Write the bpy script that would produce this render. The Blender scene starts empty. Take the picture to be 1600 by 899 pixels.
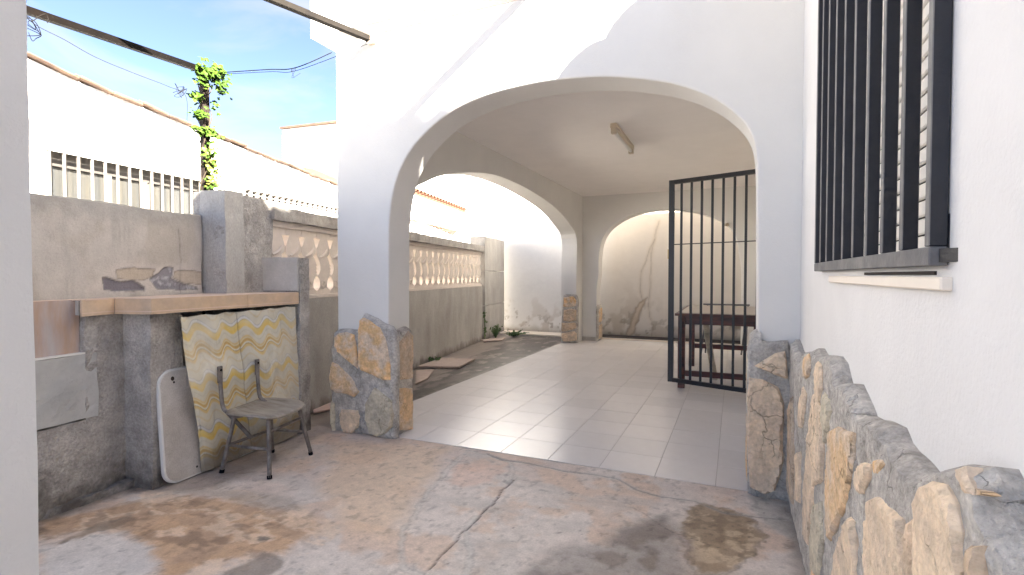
import bpy, bmesh, math, random
import numpy as np
from mathutils import Vector, Matrix, noise
from mathutils.geometry import delaunay_2d_cdt
random.seed(7)
S = bpy.context.scene
COL = S.collection
# ------------------------------------------------------------------ camera
cd = bpy.data.cameras.new('camera'); cam = bpy.data.objects.new('camera', cd); COL.objects.link(cam)
cam.location = (0, 0, 1.2)
cam.rotation_euler = (math.radians(90-1.405), 0, math.radians(23.634))
cd.sensor_width = 36; cd.lens = 795/1600*36; cd.clip_start = .02; cd.clip_end = 2000
S.camera = cam
S.render.resolution_x = 1024; S.render.resolution_y = 575
# ------------------------------------------------------------------ light
SUN = Vector((1.4, -.73, 1.0)).normalized()
elev = math.asin(SUN.z); az = math.atan2(SUN.x, SUN.y)
w = bpy.data.worlds.new('World'); S.world = w; w.use_nodes = True
nt = w.node_tree; bg = nt.nodes['Background']
sky = nt.nodes.new('ShaderNodeTexSky'); sky.sky_type = 'NISHITA'; sky.sun_disc = False
sky.sun_elevation = elev; sky.sun_rotation = az; sky.air_density = .32; sky.dust_density = .05; sky.ozone_density = .1
tc = nt.nodes.new('ShaderNodeTexCoord'); mp = nt.nodes.new('ShaderNodeMapping'); mp.inputs['Scale'].default_value = (1.0, 1.6, 4.2); mp.inputs['Rotation'].default_value = (0, .25, .5); mp.inputs['Location'].default_value = (.35, .1, .62)
nz = nt.nodes.new('ShaderNodeTexNoise'); nz.inputs['Scale'].default_value = 2.6; nz.inputs['Detail'].default_value = 7; nz.inputs['Roughness'].default_value = .55; nz.inputs['Distortion'].default_value = .35
cr = nt.nodes.new('ShaderNodeValToRGB'); cr.color_ramp.elements[0].position = .48; cr.color_ramp.elements[1].position = .72
cr.color_ramp.elements[0].color = (.09, .09, .09, 1); cr.color_ramp.elements[1].color = (.75, .75, .75, 1)
mx = nt.nodes.new('ShaderNodeMix'); mx.data_type = 'RGBA'; mx.inputs[7].default_value = (1.5, 1.5, 1.55, 1)
nt.links.new(tc.outputs['Generated'], mp.inputs[0]); nt.links.new(mp.outputs[0], nz.inputs['Vector']); nt.links.new(nz.outputs[0], cr.inputs[0])
nt.links.new(cr.outputs[0], mx.inputs[0]); nt.links.new(sky.outputs[0], mx.inputs[6]); nt.links.new(mx.outputs[2], bg.inputs[0])
bg.inputs[1].default_value = .05
sl = bpy.data.lights.new('sun', 'SUN'); sl.energy = 5.0; sl.angle = math.radians(.55); sl.color = (1, .93, .82)
so = bpy.data.objects.new('sun', sl); COL.objects.link(so); so.rotation_euler = SUN.to_track_quat('Z', 'Y').to_euler()
S.cycles.max_bounces = 12; S.cycles.diffuse_bounces = 9
S.view_settings.view_transform = 'Standard'; S.view_settings.look = 'None'; S.view_settings.gamma = 1
S.view_settings.exposure = 3.8

# ------------------------------------------------------------------ helpers
def tag(o, label=None, cat=None, group=None, kind=None):
    if label: o['label'] = label
    if cat: o['category'] = cat
    if group: o['group'] = group
    if kind: o['kind'] = kind
    return o
def thing(name, label, cat, loc=(0, 0, 0), rz=0, group=None):
    o = bpy.data.objects.new(name, None); COL.objects.link(o); o.location = loc; o.rotation_euler = (0, 0, rz); o.empty_display_size = .1
    return tag(o, label, cat, group)
def link(name, me, mat, parent=None, loc=(0, 0, 0), rot=(0, 0, 0), smooth=False):
    o = bpy.data.objects.new(name, me); COL.objects.link(o)
    if mat and not me.materials: me.materials.append(mat)
    if parent is not None: o.parent = parent
    o.location = loc; o.rotation_euler = rot
    if smooth: me.polygons.foreach_set('use_smooth', [True]*len(me.polygons))
    return o
def to_me(bm, name='m'):
    me = bpy.data.meshes.new(name); bmesh.ops.recalc_face_normals(bm, faces=bm.faces); bm.to_mesh(me); bm.free(); return me
def addbox(bm, c, s, rot=None, bev=0):
    m = Matrix.Translation(Vector(c))
    if rot is not None: m = m @ (rot if isinstance(rot, Matrix) else Matrix.Rotation(rot, 4, 'Z'))
    r = bmesh.ops.create_cube(bm, size=1, matrix=m @ Matrix.Diagonal((s[0], s[1], s[2], 1)))
    if bev:
        es = list({e for v in r['verts'] for e in v.link_edges})
        bmesh.ops.bevel(bm, geom=es, offset=bev, segments=1, profile=.5, affect='EDGES', clamp_overlap=True)
def boxme(p0, p1, bev=0):
    bm = bmesh.new(); addbox(bm, [(a+b)/2 for a, b in zip(p0, p1)], [abs(b-a) for a, b in zip(p0, p1)], None, bev); return to_me(bm)
def box(name, p0, p1, mat, parent=None, bev=0): return link(name, boxme(p0, p1, bev), mat, parent)
def beam_me(a, b, wx, wz, bev=0):
    a = Vector(a); b = Vector(b); d = b-a; L = d.length; q = d.to_track_quat('Y', 'Z').to_matrix().to_4x4()
    bm = bmesh.new(); addbox(bm, (a+b)/2, (wx, L, wz), q, bev); return to_me(bm)
def bar(name, a, b, wx, wz, mat, parent=None, bev=0): return link(name, beam_me(a, b, wx, wz, bev), mat, parent)
def addtube(bm, pts, r, n=8, cap=True):
    pts = [Vector(p) for p in pts]; rings = []
    for i, p in enumerate(pts):
        t = (pts[min(i+1, len(pts)-1)]-pts[max(i-1, 0)]).normalized()
        u = t.cross(Vector((0, 0, 1)))
        if u.length < .05: u = t.cross(Vector((1, 0, 0)))
        u.normalize(); v = t.cross(u); rr = r[i] if isinstance(r, (list, tuple)) else r
        rings.append([bm.verts.new(p+(u*math.cos(k*2*math.pi/n)+v*math.sin(k*2*math.pi/n))*rr) for k in range(n)])
    for a, b in zip(rings, rings[1:]):
        for k in range(n): bm.faces.new((a[k], a[(k+1) % n], b[(k+1) % n], b[k]))
    if cap:
        bm.faces.new(rings[0][::-1]); bm.faces.new(rings[-1])
def tube(name, pts, r, mat, parent=None, n=8):
    bm = bmesh.new(); addtube(bm, pts, r, n); return link(name, to_me(bm), mat, parent, smooth=True)
def crom(pts, k=6, closed=False):
    P = [Vector(p) for p in pts]; n = len(P); out = []
    for i in range(n if closed else n-1):
        if closed: a, b, c, d = P[(i-1) % n], P[i], P[(i+1) % n], P[(i+2) % n]
        else: a, b, c, d = P[max(i-1, 0)], P[i], P[i+1], P[min(i+2, n-1)]
        for j in range(k):
            t = j/k; out.append(.5*((2*b)+(c-a)*t+(2*a-5*b+4*c-d)*t*t+(3*b-a-3*c+d)*t**3))
    if not closed: out.append(P[-1])
    return out
# numpy noise
_rt = np.random.RandomState(3).rand(256, 256)
def vn(x, y, s=0):
    x = x+s*17.31; y = y+s*9.77
    xi = np.floor(x).astype(int); yi = np.floor(y).astype(int); fx = x-xi; fy = y-yi
    fx = fx*fx*(3-2*fx); fy = fy*fy*(3-2*fy); g = lambda a, b: _rt[a & 255, b & 255]
    return (g(xi, yi)*(1-fx)+g(xi+1, yi)*fx)*(1-fy)+(g(xi, yi+1)*(1-fx)+g(xi+1, yi+1)*fx)*fy
def fbm(x, y, s=0, o=5, r=.55):
    t = 0; a = 1; n = 0
    for i in range(o): t = t+a*vn(x*2**i, y*2**i, s+i*3.1); n += a; a *= r
    return t/n
def sst(a, b, x):
    t = np.clip((x-a)/(b-a), 0, 1); return t*t*(3-2*t)
def dline(x, y, pts):
    d = np.full(x.shape, 1e9)
    for (ax, ay), (bx, by) in zip(pts, pts[1:]):
        vx, vy = bx-ax, by-ay; t = np.clip(((x-ax)*vx+(y-ay)*vy)/(vx*vx+vy*vy+1e-12), 0, 1)
        d = np.minimum(d, np.hypot(x-ax-t*vx, y-ay-t*vy))
    return d
def sdpoly(x, y, pts):      # negative inside
    d = dline(x, y, list(pts)+[pts[0]]); ins = np.zeros(x.shape, bool); n = len(pts)
    for i in range(n):
        x0, y0 = pts[i]; x1, y1 = pts[(i+1) % n]
        c = (y0 > y) != (y1 > y)
        ins ^= c & (x < (x1-x0)*(y-y0)/((y1-y0) if abs(y1-y0) > 1e-9 else 1e-9)+x0)
    return np.where(ins, -d, d)
def field(name, P, u, v, nrm, w_, h_, step, fn, mat, parent=None):
    """grid sheet whose relief and pigment come from fn(a, b) -> height, rgb"""
    nu = max(2, int(w_/step)+1); nv = max(2, int(h_/step)+1)
    a, b = np.meshgrid(np.linspace(0, w_, nu), np.linspace(0, h_, nv)); a = a.ravel(); b = b.ravel()
    hgt, rgb = fn(a, b)
    P, u, v, nrm = (np.array(q, float) for q in (P, u, v, nrm))
    co = P+a[:, None]*u+b[:, None]*v+hgt[:, None]*nrm
    i = (np.arange(nv-1)[:, None]*nu+np.arange(nu-1)).ravel()
    q = np.stack([i, i+1, i+nu+1, i+nu], 1)
    if np.dot(np.cross(u, v), nrm) < 0: q = q[:, ::-1]
    me = bpy.data.meshes.new(name); me.vertices.add(len(co)); me.vertices.foreach_set('co', co.ravel())
    me.loops.add(q.size); me.loops.foreach_set('vertex_index', q.ravel())
    me.polygons.add(len(q)); me.polygons.foreach_set('loop_start', np.arange(len(q))*4)
    me.update(); me.validate()
    at = me.color_attributes.new('pigment', 'FLOAT_COLOR', 'POINT')
    at.data.foreach_set('color', np.concatenate([np.clip(rgb, 0, 1), np.ones((len(co), 1))], 1).ravel())
    return link(name, me, mat, parent, smooth=True)
def mixc(c, c2, m): return c*(1-m[:, None])+np.array(c2)*m[:, None]

def gridbox(name, O, ex, ey, ez, step, amp, mat, parent=None, fs=6, seed=0, taper=None):
    """solid box from subdivided faces, roughened so that edges are uneven. O corner, ex ey ez edge vectors"""
    O, ex, ey, ez = Vector(O), Vector(ex), Vector(ey), Vector(ez)
    n = [max(1, round(e.length/step)) for e in (ex, ey, ez)]
    bm = bmesh.new(); V = {}
    def vt(i, j, k):
        key = (i, j, k)
        if key not in V:
            p = O+ex*(i/n[0])+ey*(j/n[1])+ez*(k/n[2])
            if taper: p = taper(p)
            q = p*fs+Vector((seed*7.3, seed*3.1, seed))
            d = noise.noise_vector(q)*.6+noise.noise_vector(q*2.7)*.3+noise.noise_vector(q*6)*.15
            V[key] = bm.verts.new(p+d*amp)
        return V[key]
    def quad(f, na, nb):
        for a in range(na):
            for b in range(nb): bm.faces.new((f(a, b), f(a+1, b), f(a+1, b+1), f(a, b+1)))
    for k in (0, n[2]): quad(lambda a, b: vt(a, b, k), n[0], n[1])
    for k in (0, n[1]): quad(lambda a, b: vt(a, k, b), n[0], n[2])
    for k in (0, n[0]): quad(lambda a, b: vt(k, a, b), n[1], n[2])
    return link(name, to_me(bm), mat, parent, smooth=False)

def relief(name, poly, frame, thick, step, mat, parent=None, edge=.03, amp=.01, fs=9, seed=0, jit=.0, smooth=True, wrap=0, steps=0):
    """poly (a,b) in a plane; frame=(O,u,v,n). A solid slab with rounded rim and uneven face."""
    O, u, v, nn = (Vector(q) for q in frame)
    pl = [Vector(p) for p in poly]
    # resample + jitter outline
    out = []
    for a, b in zip(pl, pl[1:]+pl[:1]):
        k = max(1, int((b-a).length/step))
        for j in range(k):
            p = a.lerp(b, j/k)
            if jit:
                w_ = noise.noise_vector(Vector((p.x*11, p.y*11, seed*3.3))); p = p+Vector((w_.x, w_.y))*jit
            out.append(p)
    if sum(a.x*b.y-b.x*a.y for a, b in zip(out, out[1:]+out[:1])) < 0: out = out[::-1]
    xs = [p.x for p in out]; ys = [p.y for p in out]
    gx, gy = np.meshgrid(np.arange(min(xs), max(xs), step), np.arange(min(ys), max(ys), step)); gx = gx.ravel(); gy = gy.ravel()
    tp = [(p.x, p.y) for p in out]; sd = sdpoly(gx, gy, tp)
    k = sd < -step*.45
    rnd = random.Random(seed)
    ins = [Vector((x+rnd.uniform(-.25, .25)*step, y+rnd.uniform(-.25, .25)*step)) for x, y in zip(gx[k], gy[k])]
    nb = len(out)
    vs, es, fs_, *_r = delaunay_2d_cdt(out+ins, [(i, (i+1) % nb) for i in range(nb)], [], 1, 1e-5)
    A = np.array([(p.x, p.y) for p in vs]); dd = np.abs(sdpoly(A[:, 0], A[:, 1], tp))
    bm = bmesh.new(); V = []
    for p, d in zip(vs, dd):
        t = min(1, d/edge); rise = .45+.55*math.sqrt(max(0, 1-(1-t)**2))
        q = Vector((p.x*fs, p.y*fs, seed*5.7))
        nn_ = noise.noise(q*.9)*3.2; st_ = math.floor(nn_)+min(1, max(0, (nn_-math.floor(nn_))*5-2))
        h = thick*rise+amp*(.45*steps*st_+.8*noise.noise(q*1.3)+.5*noise.noise(q*3.1)+.45*noise.noise(q*7)+.3*noise.noise(q*15))*min(1, .35+t)
        V.append(bm.verts.new(O+u*p.x+v*p.y+nn*max(h, .003)))
    for f in fs_:
        try: bm.faces.new([V[i] for i in f])
        except ValueError: pass
    be = [e for e in bm.edges if len(e.link_faces) == 1]
    r = bmesh.ops.extrude_edge_only(bm, edges=be)
    for g in r['geom']:
        if isinstance(g, bmesh.types.BMVert):
            w_ = (g.co-O).dot(nn); g.co -= nn*(w_+.012)
    return link(name, to_me(bm), mat, parent, smooth=smooth)

def extrude_poly(name, poly, frame, depth, mat, parent=None, bev=0, seg=2):
    O, u, v, nn = (Vector(q) for q in frame)
    bm = bmesh.new(); vs = [bm.verts.new(O+u*a+v*b) for a, b in poly]; f = bm.faces.new(vs)
    r = bmesh.ops.extrude_face_region(bm, geom=[f])
    for g in r['geom']:
        if isinstance(g, bmesh.types.BMVert): g.co += nn*depth
    if bev:
        bm.normal_update()
        rim = [e for e in bm.edges if len(e.link_faces) == 2 and (max(len(fc.verts) for fc in e.link_faces) > 4) and min(len(fc.verts) for fc in e.link_faces) == 4]
        bmesh.ops.bevel(bm, geom=rim, offset=bev, segments=seg, profile=.5, affect='EDGES', clamp_overlap=True)
    bmesh.ops.triangulate(bm, faces=[f for f in bm.faces if len(f.verts) > 4])
    return link(name, to_me(bm), mat, parent)
def frameP(P, ang, off=0):      # wall frame: s along, z up, normal towards +X
    a = math.radians(ang); n = Vector((math.cos(a), math.sin(a), 0)); d = Vector((-math.sin(a), math.cos(a), 0))
    return (Vector((P[0], P[1], 0))+n*off, d, Vector((0, 0, 1)), n)
def fr(F, s, z=0, o=0): return F[0]+F[1]*s+F[2]*z+F[3]*o

# ------------------------------------------------------------------ materials
def mat(name, col, rough=.85, bump=0, bscale=30, var=0, vscale=3, attr=False, metal=0, col2=None, spec=.5, rnd=0, bump2=0, b2scale=200, detail=6, grain=0, coat=0, stretch=None, vr=(.35, .65), dirt=None, cracks=None):
    m = bpy.data.materials.new(name); m.use_nodes = True; t = m.node_tree; N = t.nodes; L = t.links; b = N['Principled BSDF']
    b.inputs['Roughness'].default_value = rough; b.inputs['Metallic'].default_value = metal; b.inputs['Specular IOR Level'].default_value = spec
    b.inputs['Coat Weight'].default_value = coat
    c = N.new('ShaderNodeTexCoord'); vec = c.outputs['Object']
    if 0: pass
    if stretch:
        mpp = N.new('ShaderNodeMapping'); mpp.inputs['Scale'].default_value = stretch; L.new(vec, mpp.inputs[0]); vec = mpp.outputs[0]
    def nzz(s, d=detail, r=.6):
        n = N.new('ShaderNodeTexNoise'); n.inputs['Scale'].default_value = s; n.inputs['Detail'].default_value = d; n.inputs['Roughness'].default_value = r; L.new(vec, n.inputs['Vector']); return n.outputs[0]
    if attr:
        a = N.new('ShaderNodeAttribute'); a.attribute_name = 'pigment'; cur = a.outputs['Color']
    else:
        rg = N.new('ShaderNodeRGB'); rg.outputs[0].default_value = (*col, 1); cur = rg.outputs[0]
    if col2 is not None:
        r = N.new('ShaderNodeValToRGB'); r.color_ramp.elements[0].position = vr[0]; r.color_ramp.elements[1].position = vr[1]
        L.new(nzz(vscale), r.inputs[0]); k = N.new('ShaderNodeMix'); k.data_type = 'RGBA'; L.new(r.outputs[0], k.inputs[0]); L.new(cur, k.inputs[6]); k.inputs[7].default_value = (*col2, 1); cur = k.outputs[2]
    def mul(fac_socket, lo, hi, cur):
        r = N.new('ShaderNodeMapRange'); L.new(fac_socket, r.inputs[0]); r.inputs[1].default_value = .25; r.inputs[2].default_value = .75; r.inputs[3].default_value = lo; r.inputs[4].default_value = hi
        k = N.new('ShaderNodeVectorMath'); k.operation = 'SCALE'; L.new(cur, k.inputs[0]); L.new(r.outputs[0], k.inputs['Scale']); return k.outputs[0]
    if var: cur = mul(nzz(vscale*2.3), 1-var, 1+var, cur)
    if grain: cur = mul(nzz(b2scale*.7, 3), 1-grain, 1+grain, cur)
    if rnd:
        oi = N.new('ShaderNodeObjectInfo'); r = N.new('ShaderNodeMapRange'); L.new(oi.outputs['Random'], r.inputs[0]); r.inputs[3].default_value = 1-rnd; r.inputs[4].default_value = 1+rnd
        k = N.new('ShaderNodeVectorMath'); k.operation = 'SCALE'; L.new(cur, k.inputs[0]); L.new(r.outputs[0], k.inputs['Scale']); cur = k.outputs[0]
    if cracks:
        dn = N.new('ShaderNodeTexNoise'); dn.inputs['Scale'].default_value = cracks[0]*1.5; dn.inputs['Detail'].default_value = 4; L.new(vec, dn.inputs['Vector'])
        ml = N.new('ShaderNodeVectorMath'); ml.operation = 'MULTIPLY_ADD'; L.new(dn.outputs['Color'], ml.inputs[0]); ml.inputs[1].default_value = (.9/cracks[0],)*3; L.new(vec, ml.inputs[2])
        vo = N.new('ShaderNodeTexVoronoi'); vo.feature = 'DISTANCE_TO_EDGE'; vo.inputs['Scale'].default_value = cracks[0]; L.new(ml.outputs[0], vo.inputs['Vector'])
        ms = N.new('ShaderNodeMapRange'); L.new(nzz(cracks[0]*.6, 2), ms.inputs[0]); ms.inputs[1].default_value = .48; ms.inputs[2].default_value = .62; ms.inputs[3].default_value = .0004; ms.inputs[4].default_value = cracks[1]
        dv = N.new('ShaderNodeMath'); dv.operation = 'DIVIDE'; L.new(vo.outputs['Distance'], dv.inputs[0]); L.new(ms.outputs[0], dv.inputs[1])
        cl2 = N.new('ShaderNodeMath'); cl2.operation = 'MINIMUM'; L.new(dv.outputs[0], cl2.inputs[0]); cl2.inputs[1].default_value = 1.0; crk = cl2.outputs[0]
        mr2 = N.new('ShaderNodeMapRange'); L.new(crk, mr2.inputs[0]); mr2.inputs[3].default_value = cracks[2]; mr2.inputs[4].default_value = 1
        k = N.new('ShaderNodeVectorMath'); k.operation = 'SCALE'; L.new(cur, k.inputs[0]); L.new(mr2.outputs[0], k.inputs['Scale']); cur = k.outputs[0]
    if dirt:
        sx_ = N.new('ShaderNodeSeparateXYZ'); L.new(c.outputs['Object'], sx_.inputs[0])
        ad = N.new('ShaderNodeMath'); ad.operation = 'MULTIPLY_ADD'; L.new(nzz(7), ad.inputs[0]); ad.inputs[1].default_value = -dirt[0]*2.2; L.new(sx_.outputs[2], ad.inputs[2])
        mr = N.new('ShaderNodeMapRange'); L.new(ad.outputs[0], mr.inputs[0]); mr.inputs[1].default_value = -dirt[0]*.25; mr.inputs[2].default_value = -dirt[0]*1.1; mr.inputs[3].default_value = 0; mr.inputs[4].default_value = dirt[2]
        k = N.new('ShaderNodeMix'); k.data_type = 'RGBA'; L.new(mr.outputs[0], k.inputs[0]); L.new(cur, k.inputs[6]); k.inputs[7].default_value = (*dirt[1], 1); cur = k.outputs[2]
    L.new(cur, b.inputs['Base Color'])
    last = None
    if cracks:
        bp = N.new('ShaderNodeBump'); bp.inputs['Strength'].default_value = .8; bp.inputs['Distance'].default_value = .006; L.new(crk, bp.inputs['Height']); last = bp.outputs[0]
    for st, sc, dist in ((bump, bscale, .02), (bump2, b2scale, .004)):
        if st:
            bp = N.new('ShaderNodeBump'); bp.inputs['Strength'].default_value = st; bp.inputs['Distance'].default_value = dist; L.new(nzz(sc, 5), bp.inputs['Height'])
            if last: L.new(last, bp.inputs['Normal'])
            last = bp.outputs[0]
    if last: L.new(last, b.inputs['Normal'])
    return m
M = {}
M['stucco'] = mat('white_stucco', (.69, .672, .64), .9, .14, 7, .04, 1.2, bump2=.35, b2scale=120)
M['stucco_near'] = mat('white_stucco_coarse', (.70, .685, .67), .85, .16, 9, .05, 1.3, bump2=.5, b2scale=90)
M['ceiling'] = mat('ceiling_paint', (.84, .80, .76), .9, .05, 12, .03, 1.5, bump2=.2, b2scale=150)
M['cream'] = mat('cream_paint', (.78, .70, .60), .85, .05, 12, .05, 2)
M['far_white'] = mat('far_white_paint', (.82, .80, .77), .9, .05, 6, .03, .8)
M['far_shade'] = mat('carport_shaded_wall', (.30, .25, .19), .9, .05, 6, .05, .8)  # darker wall tone: shade inside the carport put into the colour
M['concrete'] = mat('rough_cast_cement', (.47, .44, .405), .95, 1.0, 38, .25, 4, col2=(.32, .295, .27), bump2=1.0, b2scale=110, grain=.25, dirt=(.30, (.095, .078, .065), .9))
M['cement'] = mat('smooth_cement', (.53, .495, .45), .92, .3, 25, .12, 2.5, col2=(.42, .385, .34), bump2=.3, b2scale=180, grain=.06)
M['cement_light'] = mat('grey_cement_band', (.42, .415, .40), .9, .4, 20, .14, 3, bump2=.3, b2scale=150)
M['streaked'] = mat('streaked_cement', (.43, .41, .38), .93, .35, 25, .13, 1.6, col2=(.34, .315, .285), bump2=.8, b2scale=120, grain=.16, stretch=(1.4, 1.4, .7), dirt=(.12, (.13, .10, .085), .8))
M['mortar'] = mat('stone_mortar', (.54, .505, .455), .95, 1.0, 28, .28, 9, col2=(.37, .34, .305), bump2=1.0, b2scale=110, grain=.24, cracks=(9, .03, .6))
M['pigment_rough'] = mat('painted_relief_rough', (1, 1, 1), .93, .30, 40, .07, 6, attr=True, bump2=.6, b2scale=170, grain=.09)
M['pigment_wall'] = mat('painted_relief_wall', (1, 1, 1), .9, .08, 18, .03, 4, attr=True, bump2=.3, b2scale=130, grain=.03)
M['floor'] = mat('worn_cement_floor', (1, 1, 1), .62, .22, 30, .10, 9, attr=True, bump2=.5, b2scale=150, grain=.13)
M['wet'] = mat('damp_cement', (1, 1, 1), .38, .10, 26, .10, 6, attr=True, bump2=.3, b2scale=150, grain=.08)
M['tile'] = mat('glazed_floor_tile', (.71, .675, .65), .27, .012, 5, .03, 5, rnd=.045, spec=.45)
M['grout'] = mat('grout', (.34, .31, .28), .9)
M['pink_tile'] = mat('pink_clay_tile', (.50, .36, .32), .7, .1, 30, .08, 6, rnd=.1)
def stone_mat(name, c, c2):
    return mat(name, c, .85, .8, 16, .24, 7, col2=c2, bump2=.9, b2scale=80, grain=.22, vr=(.44, .58), cracks=(5, .028, .6))
M['stone_a'] = stone_mat('ochre_sandstone', (.68, .47, .27), (.60, .48, .36))
M['stone_b'] = stone_mat('orange_sandstone', (.74, .48, .24), (.64, .51, .38))
M['stone_c'] = stone_mat('grey_sandstone', (.58, .51, .38), (.48, .42, .32))
M['stone_d'] = stone_mat('pale_sandstone', (.74, .58, .41), (.62, .49, .36))
M['stone_e'] = stone_mat('brown_sandstone', (.60, .45, .31), (.50, .40, .30))
M['black_iron'] = mat('black_painted_iron', (.010, .010, .013), .42, .05, 60, .2, 12, grain=.1)
M['blue_iron'] = mat('dark_blue_painted_iron', (.008, .009, .015), .42, .10, 50, .25, 10, grain=.12)
M['worn_or_lit_iron'] = mat('worn_or_lit_grey_iron', (.085, .085, .095), .6, .1, 50, .2, 10, col2=(.16, .155, .15))  # worn grey iron, also used for sky-lit faces of the window grille
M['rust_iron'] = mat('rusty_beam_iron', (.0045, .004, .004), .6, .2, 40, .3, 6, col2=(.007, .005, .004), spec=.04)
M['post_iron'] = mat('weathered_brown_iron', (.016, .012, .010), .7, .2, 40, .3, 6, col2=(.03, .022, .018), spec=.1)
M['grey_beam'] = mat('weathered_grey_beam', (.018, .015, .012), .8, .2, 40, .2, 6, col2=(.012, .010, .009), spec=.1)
M['wood_dark'] = mat('dark_red_brown_wood', (.12, .032, .020), .4, .1, 12, .25, 3, col2=(.04, .012, .008), stretch=(1, 8, 8))
M['tabletop'] = mat('pale_table_laminate', (.36, .30, .26), .3, 0, 1, .05, 4)
M['chair_metal'] = mat('chipped_grey_chair_metal', (.21, .185, .17), .5, .15, 80, .25, 20, col2=(.11, .09, .078), metal=.2)
M['chair_seat'] = mat('worn_grey_seat_plywood', (.36, .33, .29), .38, .1, 12, .2, 5, col2=(.17, .14, .11), stretch=(1, 4, 1))
M['board'] = mat('grimy_white_laminate', (.56, .53, .50), .6, .06, 40, .07, 4, col2=(.40, .36, .32), bump2=.4, b2scale=200, grain=.16)
M['board_rim'] = mat('white_board_rim', (.62, .61, .59), .5, 0, 1, .05, 6)
M['cloth'] = mat('printed_cotton', (1, 1, 1), .9, .1, 60, .04, 6, attr=True, bump2=.25, b2scale=500)
M['slab_edge'] = mat('tan_ceramic_edge', (.58, .42, .28), .6, .1, 20, .12, 8, col2=(.50, .38, .28), rnd=.06)
M['slab_top'] = mat('pinkish_ceramic_top', (.62, .47, .37), .5, .03, 10, .06, 5)
M['sandstone_precast'] = mat('precast_pinkish_cement', (.68, .60, .53), .9, .15, 40, .07, 8, bump2=.4, b2scale=150)
M['cap'] = mat('weathered_coping', (.42, .39, .355), .95, .4, 30, .18, 6, col2=(.30, .275, .25), bump2=.8, b2scale=130, grain=.12)
M['terracotta'] = mat('terracotta', (.15, .062, .032), .85, .3, 20, .18, 3, col2=(.11, .06, .04), rnd=.1)
M['terracotta_pale'] = mat('weathered_terracotta', (.13, .085, .055), .9, .4, 10, .2, 3, col2=(.06, .035, .025))
M['slat'] = mat('cream_shutter_slat', (.76, .72, .66), .5, 0, 1, .03, 6)
M['white_metal'] = mat('white_lacquered_metal', (.72, .70, .66), .45)
M['glass'] = mat('curtained_window_glass', (.033, .035, .036), .12, 0, 1, .12, 1.2, col2=(.052, .049, .042), stretch=(6, 6, .4))
M['glass2'] = mat('dim_window_glass', (.008, .008, .008), .15)
M['far_box'] = mat('grey_shutter_box', (.055, .05, .045), .6)
M['far_bar'] = mat('pale_window_bar', (.16, .145, .13), .5)
M['recess'] = mat('dark_gap', (.03, .022, .02), .9)
M['leaf'] = mat('vine_leaf_green', (.026, .060, .006), .6, .1, 40, .25, 9, col2=(.048, .085, .008), spec=.15)
M['leaf_dry'] = mat('yellowing_leaf', (.13, .115, .02), .6, .1, 40, .2, 9, col2=(.07, .09, .015))
M['weed'] = mat('weed_green', (.07, .12, .035), .6, 0, 1, .25, 9)
M['stem'] = mat('vine_stem', (.04, .028, .014), .8)
M['wire'] = mat('wire_black', (.008, .008, .009), .7, spec=.05)
M['wire_pale'] = mat('wire_pale', (.014, .012, .011), .7, spec=.05)
M['lamp_body'] = mat('aged_cream_lamp_housing', (.55, .47, .36), .5)
M['brass'] = mat('brass_lock', (.45, .33, .16), .35, metal=.8)
M['ground'] = mat('pale_paving', (.46, .43, .39), .95, .3, 3, .15, .5)

# ================================================================== SETTING
gs = bpy.data.meshes.new('ground'); gs.from_pydata([(-400, -400, -.03), (400, -400, -.03), (400, 400, -.03), (-400, 400, -.03)], [], [(0, 1, 2, 3)])
tag(link('ground', gs, M['ground']), kind='structure')

# courtyard floor: broken cement over flagstones
J1 = [(-1.655, 3.041), (-1.609, 2.653), (-1.521, 2.291), (-1.448, 2.064), (-1.437, 1.983), (-1.336, 1.823), (-1.23, 1.715), (-1.145, 1.702), (-1.027, 1.597)]
J2 = [(-1.17, 2.216), (-1.149, 2.109), (-1.054, 1.947), (-0.968, 1.765), (-0.919, 1.644)]
J3 = [(-1.634, 3.039), (-1.478, 3.008), (-1.317, 2.948), (-1.237, 2.816), (-1.19, 2.664)]
CRK = [(-1.171, 2.735), (-1.173, 2.553), (-1.149, 2.385), (-1.153, 2.254), (-1.145, 2.168), (-1.148, 2.056), (-1.138, 1.946), (-1.143, 1.839), (-1.131, 1.769), (-1.13, 1.708), (-1.119, 1.628)]
EDGE = [(-1.517, 3.045), (-1.368, 2.977), (-1.17, 2.988), (-0.916, 2.957), (-0.772, 2.975), (-0.628, 2.973), (-0.485, 2.854), (-0.353, 2.82), (-0.179, 2.843), (-0.047, 2.753), (0.098, 2.771), (0.251, 2.802)]
OVAL = [(-1.573, 2.624), (-1.578, 2.761), (-1.488, 2.874), (-1.33, 2.893), (-1.277, 2.799), (-1.288, 2.621), (-1.393, 2.495), (-1.48, 2.497)]
BROWN = [(-0.221, 2.572), (-0.197, 2.735), (-0.139, 2.827), (0.014, 2.764), (0.096, 2.711), (0.163, 2.577), (0.065, 2.368), (-0.035, 2.178), (-0.152, 2.136), (-0.188, 2.326)]
GREY1 = [(-0.745, 1.847), (-0.692, 2.014), (-0.656, 2.121), (-0.506, 2.234), (-0.476, 2.376), (-0.4, 2.508), (-0.311, 2.592), (-0.234, 2.455), (-0.174, 2.285), (-0.155, 2.049), (-0.466, 1.842)]
DK1 = [(-0.361, 2.137), (-0.334, 2.239), (-0.288, 2.27), (-0.279, 2.206), (-0.313, 2.106)]
DK2 = [(-0.536, 2.116), (-0.481, 2.174), (-0.401, 2.175), (-0.418, 2.091), (-0.501, 2.066)]
DK3 = [(-0.413, 2.3), (-0.368, 2.345), (-0.344, 2.305), (-0.383, 2.26)]
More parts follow.
